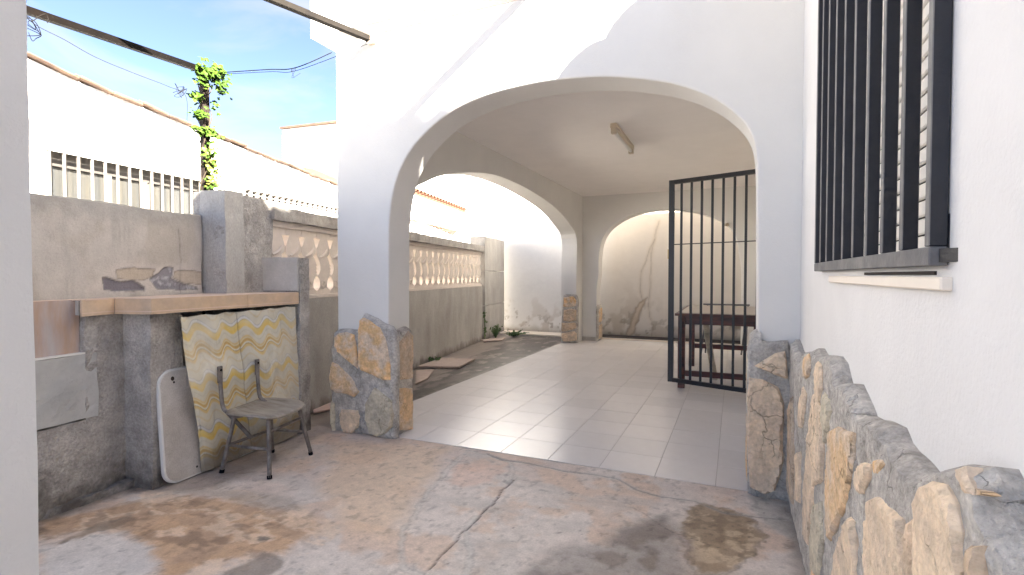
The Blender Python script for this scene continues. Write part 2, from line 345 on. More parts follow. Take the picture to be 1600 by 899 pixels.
OCH = [(-3.087, 1.32), (-2.962, 1.523), (-2.778, 1.768), (-2.495, 1.857), (-2.181, 1.864), (-1.882, 1.876), (-1.795, 1.804), (-1.804, 1.605), (-1.953, 1.474), (-2.063, 1.248), (-2.315, 1.382), (-2.469, 1.408), (-2.756, 1.437), (-2.805, 1.336), (-2.92, 1.248)]
PALE = [(-2.796, 1.194), (-2.745, 1.337), (-2.608, 1.422), (-2.316, 1.404), (-2.119, 1.263), (-2.049, 1.184), (-2.41, 1.026)]
WET1 = [(-2.797, 1.221), (-2.791, 1.329), (-2.785, 1.452), (-2.757, 1.551), (-2.685, 1.539), (-2.686, 1.454), (-2.718, 1.324)]
DK4 = [(-1.885, 1.365), (-1.887, 1.482), (-1.839, 1.556), (-1.753, 1.54), (-1.716, 1.476), (-1.732, 1.393)]
DK5 = [(-2.0, 1.638), (-1.977, 1.66), (-1.933, 1.647), (-1.94, 1.615), (-1.968, 1.615)]
DK6 = [(-2.682, 1.845), (-2.47, 1.868), (-2.098, 1.87), (-1.989, 1.948), (-2.156, 2.006), (-2.588, 1.959)]
WARM = [(-2.644, 2.818), (-2.096, 2.983), (-1.813, 3.034), (-1.614, 2.419), (-1.423, 1.826), (-1.66, 1.847), (-2.148, 2.186)]
GRY_R = [(0.066, 3.017), (0.354, 3.017), (0.279, 2.312), (0.253, 2.559), (0.106, 2.793)]
GY0 = .15
def floor_fn(a, b):
    x = a-3.35; y = b+GY0
    wx = x+.10*(fbm(x*4, y*4, 1)-.5)+.05*(fbm(x*17, y*17, 2)-.5)+.02*(fbm(x*45, y*45, 26)-.5); wy = y+.10*(fbm(x*4, y*4, 3)-.5)+.05*(fbm(x*17, y*17, 4)-.5)+.02*(fbm(x*45, y*45, 27)-.5)
    n1 = fbm(x*1.3, y*1.3, 5); n2 = fbm(x*4, y*4, 6); n3 = fbm(x*14, y*14, 7); n4 = fbm(x*45, y*45, 8, 3)
    c = np.tile(np.array([.405, .345, .31]), (len(x), 1))
    c = mixc(c, (.44, .405, .38), sst(.45, .62, n1)*.8)
    c = mixc(c, (.42, .31, .235), sst(.5, .62, n2)*.6)
    c = mixc(c, (.36, .335, .315), sst(.52, .7, fbm(x*3, y*6, 9))*.6)
    h = .006*(n1-.5)+.004*(n2-.5)+.0018*(n3-.5)+.0008*(n4-.5)
    def blob(poly, col, soft, k=1., dx=wx, dy=wy):
        nonlocal c
        m = sst(soft*.6, -soft*.6, sdpoly(dx, dy, poly)+.05*(n3-.5)+.05*(n2-.5))*k; c = mixc(c, col, m); return m
    blob(WARM, (.46, .35, .25), .14, .7)
    blob(OCH, (.37, .235, .135), .06, .85); blob(OCH, (.30, .19, .12), .02, .0)
    m = sst(.5, .62, fbm(x*6, y*9, 12))*(sdpoly(wx, wy, OCH) < .05); c = mixc(c, (.27, .19, .135), m*.55)
    m = sst(.53, .60, fbm(x*5, y*8, 13))*(sdpoly(wx, wy, OCH) < .12); c = mixc(c, (.50, .40, .31), m*.6)
    blob(PALE, (.43, .405, .385), .05, .9)
    blob(DK6, (.26, .225, .19), .08, .6)
    blob(WET1, (.17, .135, .105), .025, .8)
    blob(OVAL, (.47, .32, .25), .05, .5)
    blob(GREY1, (.225, .205, .195), .09, .85*1.0)
    m = blob(BROWN, (.21, .155, .10), .035, .9); c = mixc(c, (.43, .345, .245), m*sst(.48, .55, fbm(x*9, y*9, 51))*.7); c = mixc(c, (.13, .095, .065), m*sst(.52, .58, fbm(x*20, y*20, 52))*.65)
    e = np.abs(sdpoly(wx, wy, BROWN)); c = c*(1-.35*np.exp(-(e/.008)**2)*(n2 > .45))[:, None]
    gm = sst(.08, -.08, sdpoly(wx, wy, GREY1)); c = mixc(c, (.12, .10, .09), gm*sst(.54, .66, fbm(x*5, y*5, 54))*.7)
    om = sst(.1, -.1, sdpoly(wx, wy, OCH)); c = mixc(c, (.17, .115, .08), om*sst(.58, .68, fbm(x*7, y*14, 55))*.7)
    for q, k in ((DK1, .85), (DK2, .7), (DK3, .7), (DK4, .75), (DK5, .9)):
        blob(q, (.155, .13, .11), .012 if q is DK5 else .03, k)
    blob(GRY_R, (.32, .31, .29), .04, .9)
    # dirt against the walls
    lx = -3.12-.13*(y-1.4); dw = x-lx
    c = mixc(c, (.085, .068, .055), sst(.22, .02, dw+.30*(n2-.5)+.10*(n3-.5))*.9)
    c = mixc(c, (.15, .12, .10), sst(.10, 0, np.abs(x-.27)+.1*(n3-.5))*.5)
    cb = sdpoly(x, y, [(-3.3, 1.7), (-2.9, 1.82), (-2.72, 1.95), (-2.9, 3.1), (-3.4, 3.1)])
    c = mixc(c, (.13, .105, .09), sst(.13, 0, cb+.12*(n2-.5))*.7)
    # mortar joints between the flags
    jw = .006+.013*fbm(x*6, y*6, 21)
    for j in (J1, J2, J3):
        d = dline(wx*.6+x*.4, wy*.6+y*.4, j); m = sst(1.9, .5, d/jw); c = mixc(c, (.345, .345, .33), m*.5*(.4+.6*sst(.35, .6, n2))); h += -.002*m
        ed = np.exp(-((d-jw*1.2)/.004)**2); c = c*(1-.22*ed*(n3 > .45))[:, None]
    # the strip of cement along the tiles and the crack beside it
    jx = x+.02*(fbm(x*16, y*16, 22)-.5); jy = y+.02*(fbm(x*16, y*16, 23)-.5)
    d = dline(jx, jy, EDGE); m = np.exp(-(d/(.0035+.004*n2))**2); c = c*(1-.75*m)[:, None]; h -= .006*m
    inner = (y > 2.93+.0*x) & (x < -1.2); c = mixc(c, (.35, .345, .33), sst(.03, .0, d)*.4)
    jx = x+.03*(fbm(x*12, y*12, 24)-.5); jy = y+.03*(fbm(x*12, y*12, 25)-.5)
    d = dline(jx, jy, CRK); m = np.exp(-(d/(.0022+.0028*n2))**2); c = c*(1-.85*m)[:, None]; h -= .009*m
    d2 = dline(jx, jy, [(-.46, 2.62), (-.25, 2.45), (-.02, 2.38)]); m = np.exp(-(d2/.003)**2); c = c*(1-.5*m)[:, None]
    # small pits and specks
    sp = vn(x*70, y*70, 31)*vn(x*23, y*23, 32); c = c*(1-.5*sst(.72, .85, sp))[:, None]
    c = c*(.80+.18*n4+.24*n3)[:, None]; c = c*(1-.25*sst(.6, .75, fbm(x*30, y*24, 53)))[:, None]
    return h, c*1.42*np.array([1.02, 1.0, .965])
cf = field('courtyard_floor', (-3.35, GY0, 0), (1, 0, 0), (0, 1, 0), (0, 0, 1), 3.65, 3.085-GY0, .0085, floor_fn, M['floor'])
tag(cf, kind='structure')

# passage between porch and boundary wall
STR = [(-3.411, 4.988), (-3.386, 5.672), (-3.247, 6.209), (-3.053, 5.579), (-3.097, 5.044), (-3.159, 4.643)]
def pass_fn(a, b):
    x = a-5.0; y = b+3.0
    n1 = fbm(x*1.2, y*.8, 41); n2 = fbm(x*5, y*2.2, 42); n3 = fbm(x*16, y*9, 43)
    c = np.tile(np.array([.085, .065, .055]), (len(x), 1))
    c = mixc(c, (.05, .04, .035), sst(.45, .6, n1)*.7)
    xl = -3.42-.176*(y-3.5)
    c = mixc(c, (.36, .29, .25), sst(.58, .62, n2)*.8*(sst(.9, .2, x-xl)*.8+.2)*sst(-.05, .1, -2.86-x))
    c = mixc(c, (.34, .28, .24), sst(.50, .40, (x-xl)+.5*(n2-.5)+.2*(n1-.5))*.8)
    c = mixc(c, (.33, .27, .235), sst(.612, .65, fbm(x*9, y*4, 44))*.85)
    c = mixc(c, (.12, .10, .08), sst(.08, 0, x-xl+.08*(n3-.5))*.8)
    c = mixc(c, (.20, .17, .15), sst(.12, 0, np.abs(x+2.83)+.08*(n3-.5))*sst(.4, .6, n3))
    h = .006*(n1-.5)+.003*(n3-.5)-.012
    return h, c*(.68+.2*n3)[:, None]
tag(field('passage_floor', (-5.0, 3.0, 0), (1, 0, 0), (0, 1, 0), (0, 0, 1), 2.2, 7.2, .02, pass_fn, M['wet']), kind='structure')

# porch floor of glazed tiles
pf = tag(box('porch_floor', (-2.80, 3.088, -.03), (.34, 9.36, -.0012), M['grout']), kind='structure')
TS = .338; tx0 = -.088-8*TS
tm = {}
def tile_me(wd, hg):
    k = (round(wd, 3), round(hg, 3))
    if k not in tm:
        bm = bmesh.new(); addbox(bm, (wd/2, hg/2, -.004), (wd-.0022, hg-.0022, .012), None, .0012); tm[k] = to_me(bm, 'tile'); tm[k].materials.append(M['tile'])
    return tm[k]
for j in range(19):
    y0 = 3.09+j*TS; y1 = min(y0+TS, 9.36)
    for i in range(-1, 11):
        x0 = max(tx0+i*TS, -2.80); x1 = min(tx0+(i+1)*TS, .34)
        if x1-x0 < .02 or y1-y0 < .02: continue
        t = bpy.data.objects.new('tile', tile_me(x1-x0, y1-y0)); COL.objects.link(t); t.parent = pf
        t.location = (x0, y0, random.uniform(-.0004, .0004)); t.rotation_euler = (random.uniform(-.0012, .0012), random.uniform(-.0012, .0012), 0)

# ================================================================== ARCHED PORCH
AP = thing('arched_porch', 'white stucco porch with wide rounded arches and stone faced pillar feet', 'porch', (-1.1, 6.2, 0))
_ml = AP.location.copy()
def inporch(o): o.parent = AP; o.matrix_parent_inverse = Matrix.Translation(-_ml); return o
arch = crom([(-2.352, 0.2), (-2.343, 1.342), (-2.33, 1.647), (-2.277, 1.878), (-2.174, 2.063), (-2.021, 2.207), (-1.817, 2.325), (-1.583, 2.393), (-1.325, 2.424), (-1.04, 2.43), (-0.714, 2.4), (-0.413, 2.327), (-0.237, 2.257), (-0.094, 2.17), (0.017, 2.064), (0.082, 1.956), (0.105, 1.825), (0.111, 1.548), (0.119, 0.85)], 5)
ar = [(p.x, p.y) for p in arch]; ar[0] = (ar[0][0], -.01); ar[-1] = (ar[-1][0], -.01)
front = [(-2.83, -.01)]+ar+[(.5, -.01), (.5, 3.3), (-2.83, 3.3)]
FRY = (Vector((0, 3.08, 0)), Vector((1, 0, 0)), Vector((0, 0, 1)), Vector((0, 1, 0)))
o = inporch(extrude_poly('front_wall', front, FRY, .27, M['stucco'], None, .012, 3))
sa = [(3.36, -.01), (3.36, 1.2), (3.38, 1.6)]+[(3.684, 1.921), (3.893, 2.033), (4.154, 2.136), (4.574, 2.243), (5.195, 2.343), (5.807, 2.367), (6.576, 2.338), (7.507, 2.239), (8.241, 2.06), (8.659, 1.841)]+[(8.66, 1.2), (8.66, -.01)]
sa = [(p.x, p.y) for p in crom(sa, 5)]
side = [(3.352, -.01)]+sa[1:]+[(9.048, -.01), (9.048, 3.0), (3.352, 3.0)]; side = [(3.352, -.01)]+[q for q in sa if q[0] > 3.353]+[(9.048, -.01), (9.048, 3.0), (3.352, 3.0)]
inporch(extrude_poly('side_wall', side, (Vector((-2.83, 0, 0)), Vector((0, 1, 0)), Vector((0, 0, 1)), Vector((1, 0, 0))), .28, M['stucco'], None, .012, 3))
ba = [(-2.285, -.01), (-2.285, .9)]+[(-2.256, 1.2), (-2.246, 1.546), (-2.189, 1.833), (-2.028, 2.056), (-1.712, 2.235), (-1.393, 2.309), (-1.041, 2.324), (-0.679, 2.273), (-0.378, 2.174), (-0.133, 2.037), (0.013, 1.803), (0.064, 1.511)]+[(.10, 1.2), (.10, -.01)]
ba = [(p.x, p.y) for p in crom(ba, 5)]
inporch(extrude_poly('back_wall', [(-2.83, -.01)]+ba+[(.5, -.01), (.5, 3.0), (-2.83, 3.0)], (Vector((0, 9.05, 0)), Vector((1, 0, 0)), Vector((0, 0, 1)), Vector((0, 1, 0))), .28, M['stucco'], None, .012, 3))
inporch(box('ceiling', (-2.56, 3.34, 2.63), (.5, 9.06, 2.76), M['ceiling']))
inporch(box('roof_slab', (-2.82, 3.34, 3.002), (.5, 9.34, 3.28), M['stucco']))
inporch(box('plinth', (-2.549, 9.035, .001), (-2.30, 9.049, .075), M['cement']))
# overhanging fascia with slanting underside
bm = bmesh.new()
prof = [(3.079, 3.036), (3.03, 3.036), (3.03, 3.9), (3.5, 3.9), (3.5, 3.322), (3.079, 3.322)]
a = [bm.verts.new((-3.03, y, z)) for y, z in prof]; b = [bm.verts.new((2.0, y, z+.02)) for y, z in prof]
for i in range(len(prof)): bm.faces.new((a[i], a[(i+1) % len(prof)], b[(i+1) % len(prof)], b[i]))
bm.faces.new(a[::-1]); bm.faces.new(b)
inporch(link('fascia', to_me(bm), M['stucco']))
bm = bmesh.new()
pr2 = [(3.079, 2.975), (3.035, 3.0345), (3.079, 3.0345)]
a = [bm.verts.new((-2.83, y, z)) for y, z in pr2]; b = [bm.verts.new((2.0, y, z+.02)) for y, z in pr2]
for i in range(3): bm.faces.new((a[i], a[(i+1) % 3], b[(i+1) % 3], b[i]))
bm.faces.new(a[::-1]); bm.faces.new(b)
inporch(link('cove', to_me(bm), M['cream']))  # cream tone puts the shade under the overhang into the colour
inporch(box('side_fascia', (-3.03, 3.08, 3.036), (-2.833, 9.4, 3.32), M['stucco']))

# ------ stone feet of the near left pillar
FF = (Vector((0, 3.079, 0)), Vector((1, 0, 0)), Vector((0, 0, 1)), Vector((0, -1, 0)))
cl = inporch(relief('stone_cladding', [(-2.836, 0.754), (-2.782, 0.789), (-2.69, 0.788), (-2.596, 0.781), (-2.577, 0.866), (-2.545, 0.912), (-2.432, 0.874), (-2.305, 0.816), (-2.267, 0.765), (-2.254, 0.627), (-2.259, 0.284), (-2.264, -0.01), (-2.396, -0.016), (-2.512, -0.007), (-2.691, -0.018), (-2.858, -0.023), (-2.864, 0.272), (-2.874, 0.43), (-2.857, 0.541), (-2.869, 0.613), (-2.846, 0.687)], FF, .05, .022, M['mortar'], None, .025, .010, 12, 1, .008))
GA = [[(-2.801, 0.727), (-2.765, 0.755), (-2.697, 0.768), (-2.622, 0.753), (-2.603, 0.677), (-2.589, 0.584), (-2.59, 0.498), (-2.646, 0.527), (-2.721, 0.575), (-2.779, 0.608), (-2.809, 0.666)], [(-2.566, 0.867), (-2.536, 0.882), (-2.496, 0.87), (-2.382, 0.814), (-2.333, 0.738), (-2.305, 0.625), (-2.291, 0.535), (-2.295, 0.434), (-2.357, 0.429), (-2.456, 0.465), (-2.555, 0.483), (-2.578, 0.514), (-2.58, 0.632), (-2.573, 0.761)], [(-2.836, 0.529), (-2.783, 0.517), (-2.722, 0.474), (-2.647, 0.42), (-2.577, 0.319), (-2.622, 0.279), (-2.701, 0.296), (-2.801, 0.295), (-2.854, 0.324), (-2.862, 0.42)], [(-2.435, 0.365), (-2.378, 0.338), (-2.281, 0.286), (-2.272, 0.193), (-2.282, 0.088), (-2.338, 0.033), (-2.417, -0.0), (-2.486, 0.023), (-2.514, 0.119), (-2.523, 0.236), (-2.483, 0.296)], [(-2.748, 0.171), (-2.665, 0.18), (-2.59, 0.179), (-2.576, 0.136), (-2.591, 0.053), (-2.651, 0.002), (-2.727, -0.002), (-2.754, 0.055), (-2.763, 0.127)], [(-2.848, 0.227), (-2.818, 0.206), (-2.812, 0.109), (-2.817, -0.007), (-2.845, -0.014), (-2.856, 0.117)]]
FF2 = (Vector((0, 3.079-.045, 0)),)+FF[1:]
def add_stones(cl, polys, frame, mats, th=.03, step=.022, seed=10, edge=.022, amp=.012):
    for i, p in enumerate(polys):
        q = p
        relief('stone', q, frame, th, step*.6, M[mats[i % len(mats)]], cl, .010, amp*.38, 10, seed+i*3, .005, False, steps=.5)
add_stones(cl, GA, FF2, ['stone_b', 'stone_b', 'stone_a', 'stone_c', 'stone_d', 'stone_c'])
FS = (Vector((-2.343, 0, 0)), Vector((0, 1, 0)), Vector((0, 0, 1)), Vector((1, 0, 0)))
cs = inporch(relief('stone_cladding', [(3.068, 0.758), (3.168, 0.782), (3.268, 0.801), (3.314, 0.78), (3.337, 0.741), (3.336, 0.334), (3.333, -0.027), (3.2, -0.014), (3.064, -0.028)], FS, .045, .022, M['mortar'], None, .02, .008, 12, 5, .006))
add_stones(cs, [[(3.258, 0.771), (3.308, 0.732), (3.311, 0.585), (3.309, 0.395), (3.21, 0.405), (3.112, 0.415), (3.107, 0.521), (3.104, 0.615), (3.143, 0.697)], [(3.121, 0.354), (3.21, 0.341), (3.306, 0.322), (3.305, 0.157), (3.304, -0.009), (3.137, 0.034), (3.084, 0.088), (3.091, 0.22)]], (Vector((-2.343+.04, 0, 0)),)+FS[1:], ['stone_e', 'stone_a'], .022, seed=40)
# right pier of the front arch
cr_ = inporch(relief('stone_cladding', [(0.067, 0.801), (0.08, 0.837), (0.12, 0.856), (0.166, 0.838), (0.263, 0.85), (0.275, 0.803), (0.293, 0.771), (0.308, 0.755), (0.311, 0.496), (0.317, -0.019), (0.222, -0.012), (0.076, -0.011), (0.068, 0.435)], FF, .05, .02, M['mortar'], None, .02, .010, 12, 8, .006))
add_stones(cr_, [[(0.102, 0.712), (0.146, 0.745), (0.2, 0.782), (0.246, 0.797), (0.257, 0.753), (0.26, 0.657), (0.248, 0.653), (0.174, 0.683)], [(0.075, 0.642), (0.147, 0.643), (0.215, 0.606), (0.244, 0.53), (0.24, 0.356), (0.247, 0.214), (0.21, 0.052), (0.161, 0.021), (0.088, 0.052), (0.073, 0.221), (0.067, 0.383), (0.07, 0.545)]], FF2, ['stone_d', 'stone_d'], .035, seed=60, amp=.018)
cj = inporch(relief('stone_cladding', [(3.03, 0), (3.03, .86), (3.1, .90), (3.33, .86), (3.34, 0)], (Vector((.123, 0, 0)), Vector((0, 1, 0)), Vector((0, 0, 1)), Vector((-1, 0, 0))), .04, .025, M['mortar'], None, .02, .008, 12, 15, .006))
add_stones(cj, [[(3.06, .06), (3.2, .04), (3.31, .08), (3.32, .36), (3.18, .42), (3.06, .38)], [(3.07, .47), (3.2, .46), (3.31, .44), (3.31, .78), (3.15, .82), (3.06, .76)]], (Vector((.09, 0, 0)), Vector((0, 1, 0)), Vector((0, 0, 1)), Vector((-1, 0, 0))), ['stone_a', 'stone_e'], .02, seed=70)
# far pillar, face towards the courtyard
FP = (Vector((0, 8.655, 0)), Vector((1, 0, 0)), Vector((0, 0, 1)), Vector((0, -1, 0)))
cp = inporch(relief('stone_cladding', [(-2.775, 0.838), (-2.728, 0.861), (-2.541, 0.853), (-2.506, 0.753), (-2.515, 0.012), (-2.62, -0.005), (-2.809, 0.03), (-2.821, 0.235), (-2.798, 0.633)], FP, .05, .03, M['mortar'], None, .02, .008, 12, 18, .004))
add_stones(cp, [[(-2.763, 0.811), (-2.589, 0.832), (-2.538, 0.754), (-2.553, 0.657), (-2.68, 0.631), (-2.772, 0.643)], [(-2.762, 0.573), (-2.643, 0.611), (-2.531, 0.588), (-2.537, 0.404), (-2.661, 0.373), (-2.771, 0.396)], [(-2.804, 0.35), (-2.552, 0.369), (-2.53, 0.282), (-2.551, 0.255), (-2.734, 0.203), (-2.804, 0.203)], [(-2.804, 0.164), (-2.569, 0.219), (-2.529, 0.177), (-2.536, 0.054), (-2.678, 0.02), (-2.77, 0.028), (-2.807, 0.093)]], (Vector((0, 8.61, 0)),)+FP[1:], ['stone_b', 'stone_e', 'stone_e', 'stone_d'], .03, .03, seed=80)
FJ = (Vector((-2.284, 0, 0)), Vector((0, 1, 0)), Vector((0, 0, 1)), Vector((1, 0, 0)))
cq = inporch(relief('stone_cladding', [(9.04, .0), (9.03, .62), (9.1, .66), (9.2, .64), (9.33, .66), (9.34, 0)], FJ, .035, .03, M['mortar'], None, .02, .006, 12, 19, .004))
add_stones(cq, [[(9.06, .04), (9.3, .04), (9.3, .3), (9.06, .28)], [(9.06, .34), (9.3, .35), (9.3, .6), (9.06, .58)]], (Vector((-2.255, 0, 0)),)+FJ[1:], ['stone_e', 'stone_a'], .02, .03, seed=90)

# ================================================================== HOUSE ON THE RIGHT
RH = thing('white_house', 'white stucco house wall on the right with barred window and rubble stone base', 'house')
WX = .32
# wall with window opening
WY0, WY1, WZ0, WZ1 = 1.08, 2.33, 1.245, 2.55
for p0, p1 in (((WX, -7.5, -.02), (WX+.35, WY0, 3.14)), ((WX, WY1, -.02), (WX+.35, 3.079, 3.14)), ((WX, WY0, -.02), (WX+.35, WY1, WZ0)), ((WX, WY0, WZ1), (WX+.35, WY1, 3.14))):
    link('wall', boxme(p0, p1), M['stucco_near'], RH)
box('wall', (WX, 3.352, -.02), (WX+.35, 9.048, 3.001), M['stucco'], RH)
box('wall', (.67, -7.5, -.02), (9, 3.079, 3.14), M['stucco'], RH)
box('wall', (.67, 3.08, -.02), (9, 12, 3.3), M['stucco'], RH)
box('wall', (WX, 9.35, -.02), (.669, 12, 3.3), M['stucco'], RH)
box('roof_slab', (.13, -7.7, 3.142), (9.2, 3.02, 3.175), M['cream'], RH)
# rubble stone base on the wall along the courtyard
FR = (Vector((WX, 0, 0)), Vector((0, 1, 0)), Vector((0, 0, 1)), Vector((-1, 0, 0)))
TOPR = [(2.632, 0.805), (2.484, 0.873), (2.266, 0.915), (2.151, 0.903), (1.902, 0.942), (1.821, 0.928), (1.745, 0.883), (1.619, 0.908), (1.561, 0.892), (1.472, 0.856), (1.37, 0.877), (1.247, 0.892), (1.207, 0.874), (1.109, 0.871), (1.022, 0.87), (0.989, 0.888), (0.867, 0.947), (0.813, 0.964), (0.788, 0.949), (0.768, 0.925), (0.707, 0.881)]
cw = relief('stone_cladding', [(3.075, 0), (3.07, .86), (2.75, .80), (2.62, .78)]+TOPR+[(.55, .84), (.4, .8), (.3, .8), (.3, 0)], FR, .05, .015, M['mortar'], RH, .02, .006, 10, 25, .006, False)
RS = [[(2.355, 0.874), (2.277, 0.896), (2.206, 0.853), (2.247, 0.813), (2.373, 0.778), (2.416, 0.818)], [(2.047, 0.898), (1.954, 0.895), (1.935, 0.827), (1.982, 0.759), (2.045, 0.749), (2.072, 0.804), (2.088, 0.852)], [(2.416, 0.736), (2.329, 0.723), (2.342, 0.674), (2.425, 0.559), (2.548, 0.525), (2.512, 0.634), (2.466, 0.694)], [(2.088, 0.777), (1.939, 0.754), (1.898, 0.662), (1.892, 0.538), (2.077, 0.447), (2.103, 0.328), (2.17, 0.185), (2.322, 0.147), (2.338, 0.286), (2.266, 0.492), (2.209, 0.625)], [(1.889, 0.827), (1.801, 0.818), (1.772, 0.795), (1.819, 0.714), (1.868, 0.666), (1.91, 0.727)], [(1.766, 0.736), (1.646, 0.78), (1.433, 0.82), (1.446, 0.762), (1.482, 0.675), (1.583, 0.556), (1.742, 0.41), (1.796, 0.463), (1.826, 0.543), (1.796, 0.647)], [(1.41, 0.742), (1.336, 0.785), (1.281, 0.8), (1.292, 0.767), (1.345, 0.713), (1.39, 0.696), (1.414, 0.708)], [(1.276, 0.729), (1.204, 0.761), (1.109, 0.775), (1.054, 0.785), (1.039, 0.764), (1.031, 0.697), (1.045, 0.643), (1.273, 0.506), (1.296, 0.552), (1.31, 0.636)], [(1.462, 0.609), (1.417, 0.613), (1.404, 0.578), (1.398, 0.496), (1.452, 0.392), (1.745, 0.215), (1.66, 0.395), (1.559, 0.519)], [(1.024, 0.793), (0.994, 0.812), (0.984, 0.771), (0.978, 0.726), (0.983, 0.675), (1.016, 0.655), (1.028, 0.749)], [(0.989, 0.835), (0.958, 0.876), (0.92, 0.901), (0.867, 0.914), (0.83, 0.902), (0.806, 0.874), (0.8, 0.839), (0.813, 0.778), (0.961, 0.688), (0.976, 0.746), (0.99, 0.792)], [(0.786, 0.872), (0.749, 0.89), (0.746, 0.853), (0.753, 0.814), (0.795, 0.789), (0.789, 0.841)], [(2.07, 0.383), (1.916, 0.458), (1.874, 0.351), (1.937, 0.201), (2.074, 0.126), (2.131, 0.205)], [(2.641, 0.383), (2.483, 0.447), (2.456, 0.225), (2.639, 0.163)]]
FR2 = (Vector((WX-.045, 0, 0)),)+FR[1:]
add_stones(cw, RS, FR2, ['stone_a', 'stone_d', 'stone_d', 'stone_d', 'stone_c', 'stone_a', 'stone_d', 'stone_d', 'stone_d', 'stone_e', 'stone_d', 'stone_e', 'stone_c', 'stone_d'], .017, .014, seed=120, edge=.008, amp=.013)
add_stones(cw, [[(0.849, 0.942), (0.815, 0.958), (0.811, 0.947), (0.795, 0.939), (0.766, 0.943), (0.811, 0.923), (0.831, 0.932)], [(1.273, 0.809), (1.206, 0.832), (1.195, 0.827), (1.227, 0.792), (1.264, 0.784)]], FR2, ['stone_b', 'stone_b'], .010, .012, seed=180, edge=.012, amp=.006)
add_stones(cw, [[(.34, .05), (.5, .04), (.52, .3), (.45, .5), (.35, .4)], [(.56, .3), (.66, .28), (.70, .55), (.62, .66), (.56, .6)], [(.36, .5), (.45, .56), (.47, .74), (.36, .76)], [(1.25, .04), (1.5, .05), (1.5, .2), (1.3, .24)], [(1.7, .05), (2.1, .05), (2.05, .16), (1.75, .2)], [(2.75, .1), (2.98, .08), (3.0, .5), (2.85, .6), (2.74, .4)]], FR2, ['stone_d', 'stone_a', 'stone_e'], .017, .014, seed=200, edge=.008, amp=.013)
# window: shutter, reveal, sill
wn = link('window', boxme((WX+.16, WY0+.001, WZ0+.001), (WX+.18, WY1-.001, WZ1-.001)), M['recess'], RH)
z = WZ0+.01; sm = None
while z < WZ1-.03:
    if sm is None: sm = boxme((0, 0, 0), (.012, WY1-WY0-.06, .0375), .004); sm.materials.append(M['slat'])
    s_ = bpy.data.objects.new('shutter_slat', sm); COL.objects.link(s_); s_.parent = wn; s_.location = (WX+.085, WY0+.03, z); s_.rotation_euler = (0, .04, 0); z += .042
for y in (WY0+.001, WY1-.031): box('shutter_rail', (WX+.07, y, WZ0+.002), (WX+.13, y+.029, WZ1-.002), M['white_metal'], wn)
box('sill', (WX-.016, 1.03, 1.174), (WX+.03, 2.10, 1.197), M['cream'], wn, .003)
box('sill', (WX-.004, 1.10, 1.200), (WX+.003, 1.62, 1.207), M['recess'], wn)

# iron grille
gx0, gx1 = .293, .3185
gr = link('window_grille', boxme((gx0, 1.045, 1.215), (gx1, 2.37, 1.247), .002), M['worn_or_lit_iron'], RH)  # bottom rail in the grey that stands for its sky-lit outer face
box('rail', (gx0, 1.045, 2.60), (gx1, 2.37, 2.632), M['blue_iron'], gr, .002)
for i, y in enumerate([1.047, 1.195, 1.338, 1.485, 1.64, 1.785, 1.93, 2.075, 2.215, 2.345]):
    bm = bmesh.new(); wdt = .022
    addbox(bm, ((gx0+gx1)/2, y+wdt/2, (1.2475+2.5995)/2), (gx1-gx0, wdt, 2.5995-1.2475), None, .0015)
    me = to_me(bm); me.materials.append(M['blue_iron']); me.materials.append(M['worn_or_lit_iron'])
    for f in me.polygons:
        if f.normal.x < -.7: f.material_index = 1  # outer faces greyer: sky light on them painted into the colour
    link('bar', me, None, gr)
box('bracket', (gx1, 1.045, 1.22), (WX+.004, 1.09, 1.30), M['blue_iron'], gr)
bar('bracket', (.312, 1.045, 1.232), (.330, 1.005, 1.232), .014, .022, M['blue_iron'], gr)
# tiled eave along the courtyard (its scalloped shadow falls on the porch front)
def cover_tile_me(r, L, n=7, th=.012):
    bm = bmesh.new(); A = []
    for yy, k in ((0, 1.0), (L, .86)):
        o_ = [bm.verts.new((r*k*math.cos(math.pi*i/n), yy, r*k*math.sin(math.pi*i/n)*.8)) for i in range(n+1)]
        i_ = [bm.verts.new(((r*k-th)*math.cos(math.pi*i/n), yy, (r*k-th)*math.sin(math.pi*i/n)*.8)) for i in range(n+1)]
        A.append((o_, i_))
    (o0, i0), (o1, i1) = A
    for i in range(n):
        bm.faces.new((o0[i], o0[i+1], o1[i+1], o1[i])); bm.faces.new((i0[i], i1[i], i1[i+1], i0[i+1])); bm.faces.new((o0[i], i0[i], i0[i+1], o0[i+1])); bm.faces.new((o1[i], o1[i+1], i1[i+1], i1[i]))
    for q in (0, n): bm.faces.new((o0[q], o1[q], i1[q], i0[q]))
    return to_me(bm, 'roof_tile')
ct = cover_tile_me(.085, .42); ct.materials.append(M['terracotta'])
def tiles_row(parent, a, b, pitch, outdir, slope=.28):
    a = Vector(a); b = Vector(b); n = int((b-a).length/pitch); ang = math.atan2(outdir[1], outdir[0])
    for i in range(n):
        t = bpy.data.objects.new('roof_tile', ct); COL.objects.link(t); t.parent = parent
        t.location = a.lerp(b, (i+.5)/n); t.rotation_euler = (slope, 0, ang+math.pi/2)
tiles_row(RH, (.035, -.4, 3.165), (.035, 3.02, 3.165), .17, (-1, 0), .22)
box('roof', (.40, -7.7, 3.176), (9.0, 3.0, 3.25), M['terracotta'], RH)
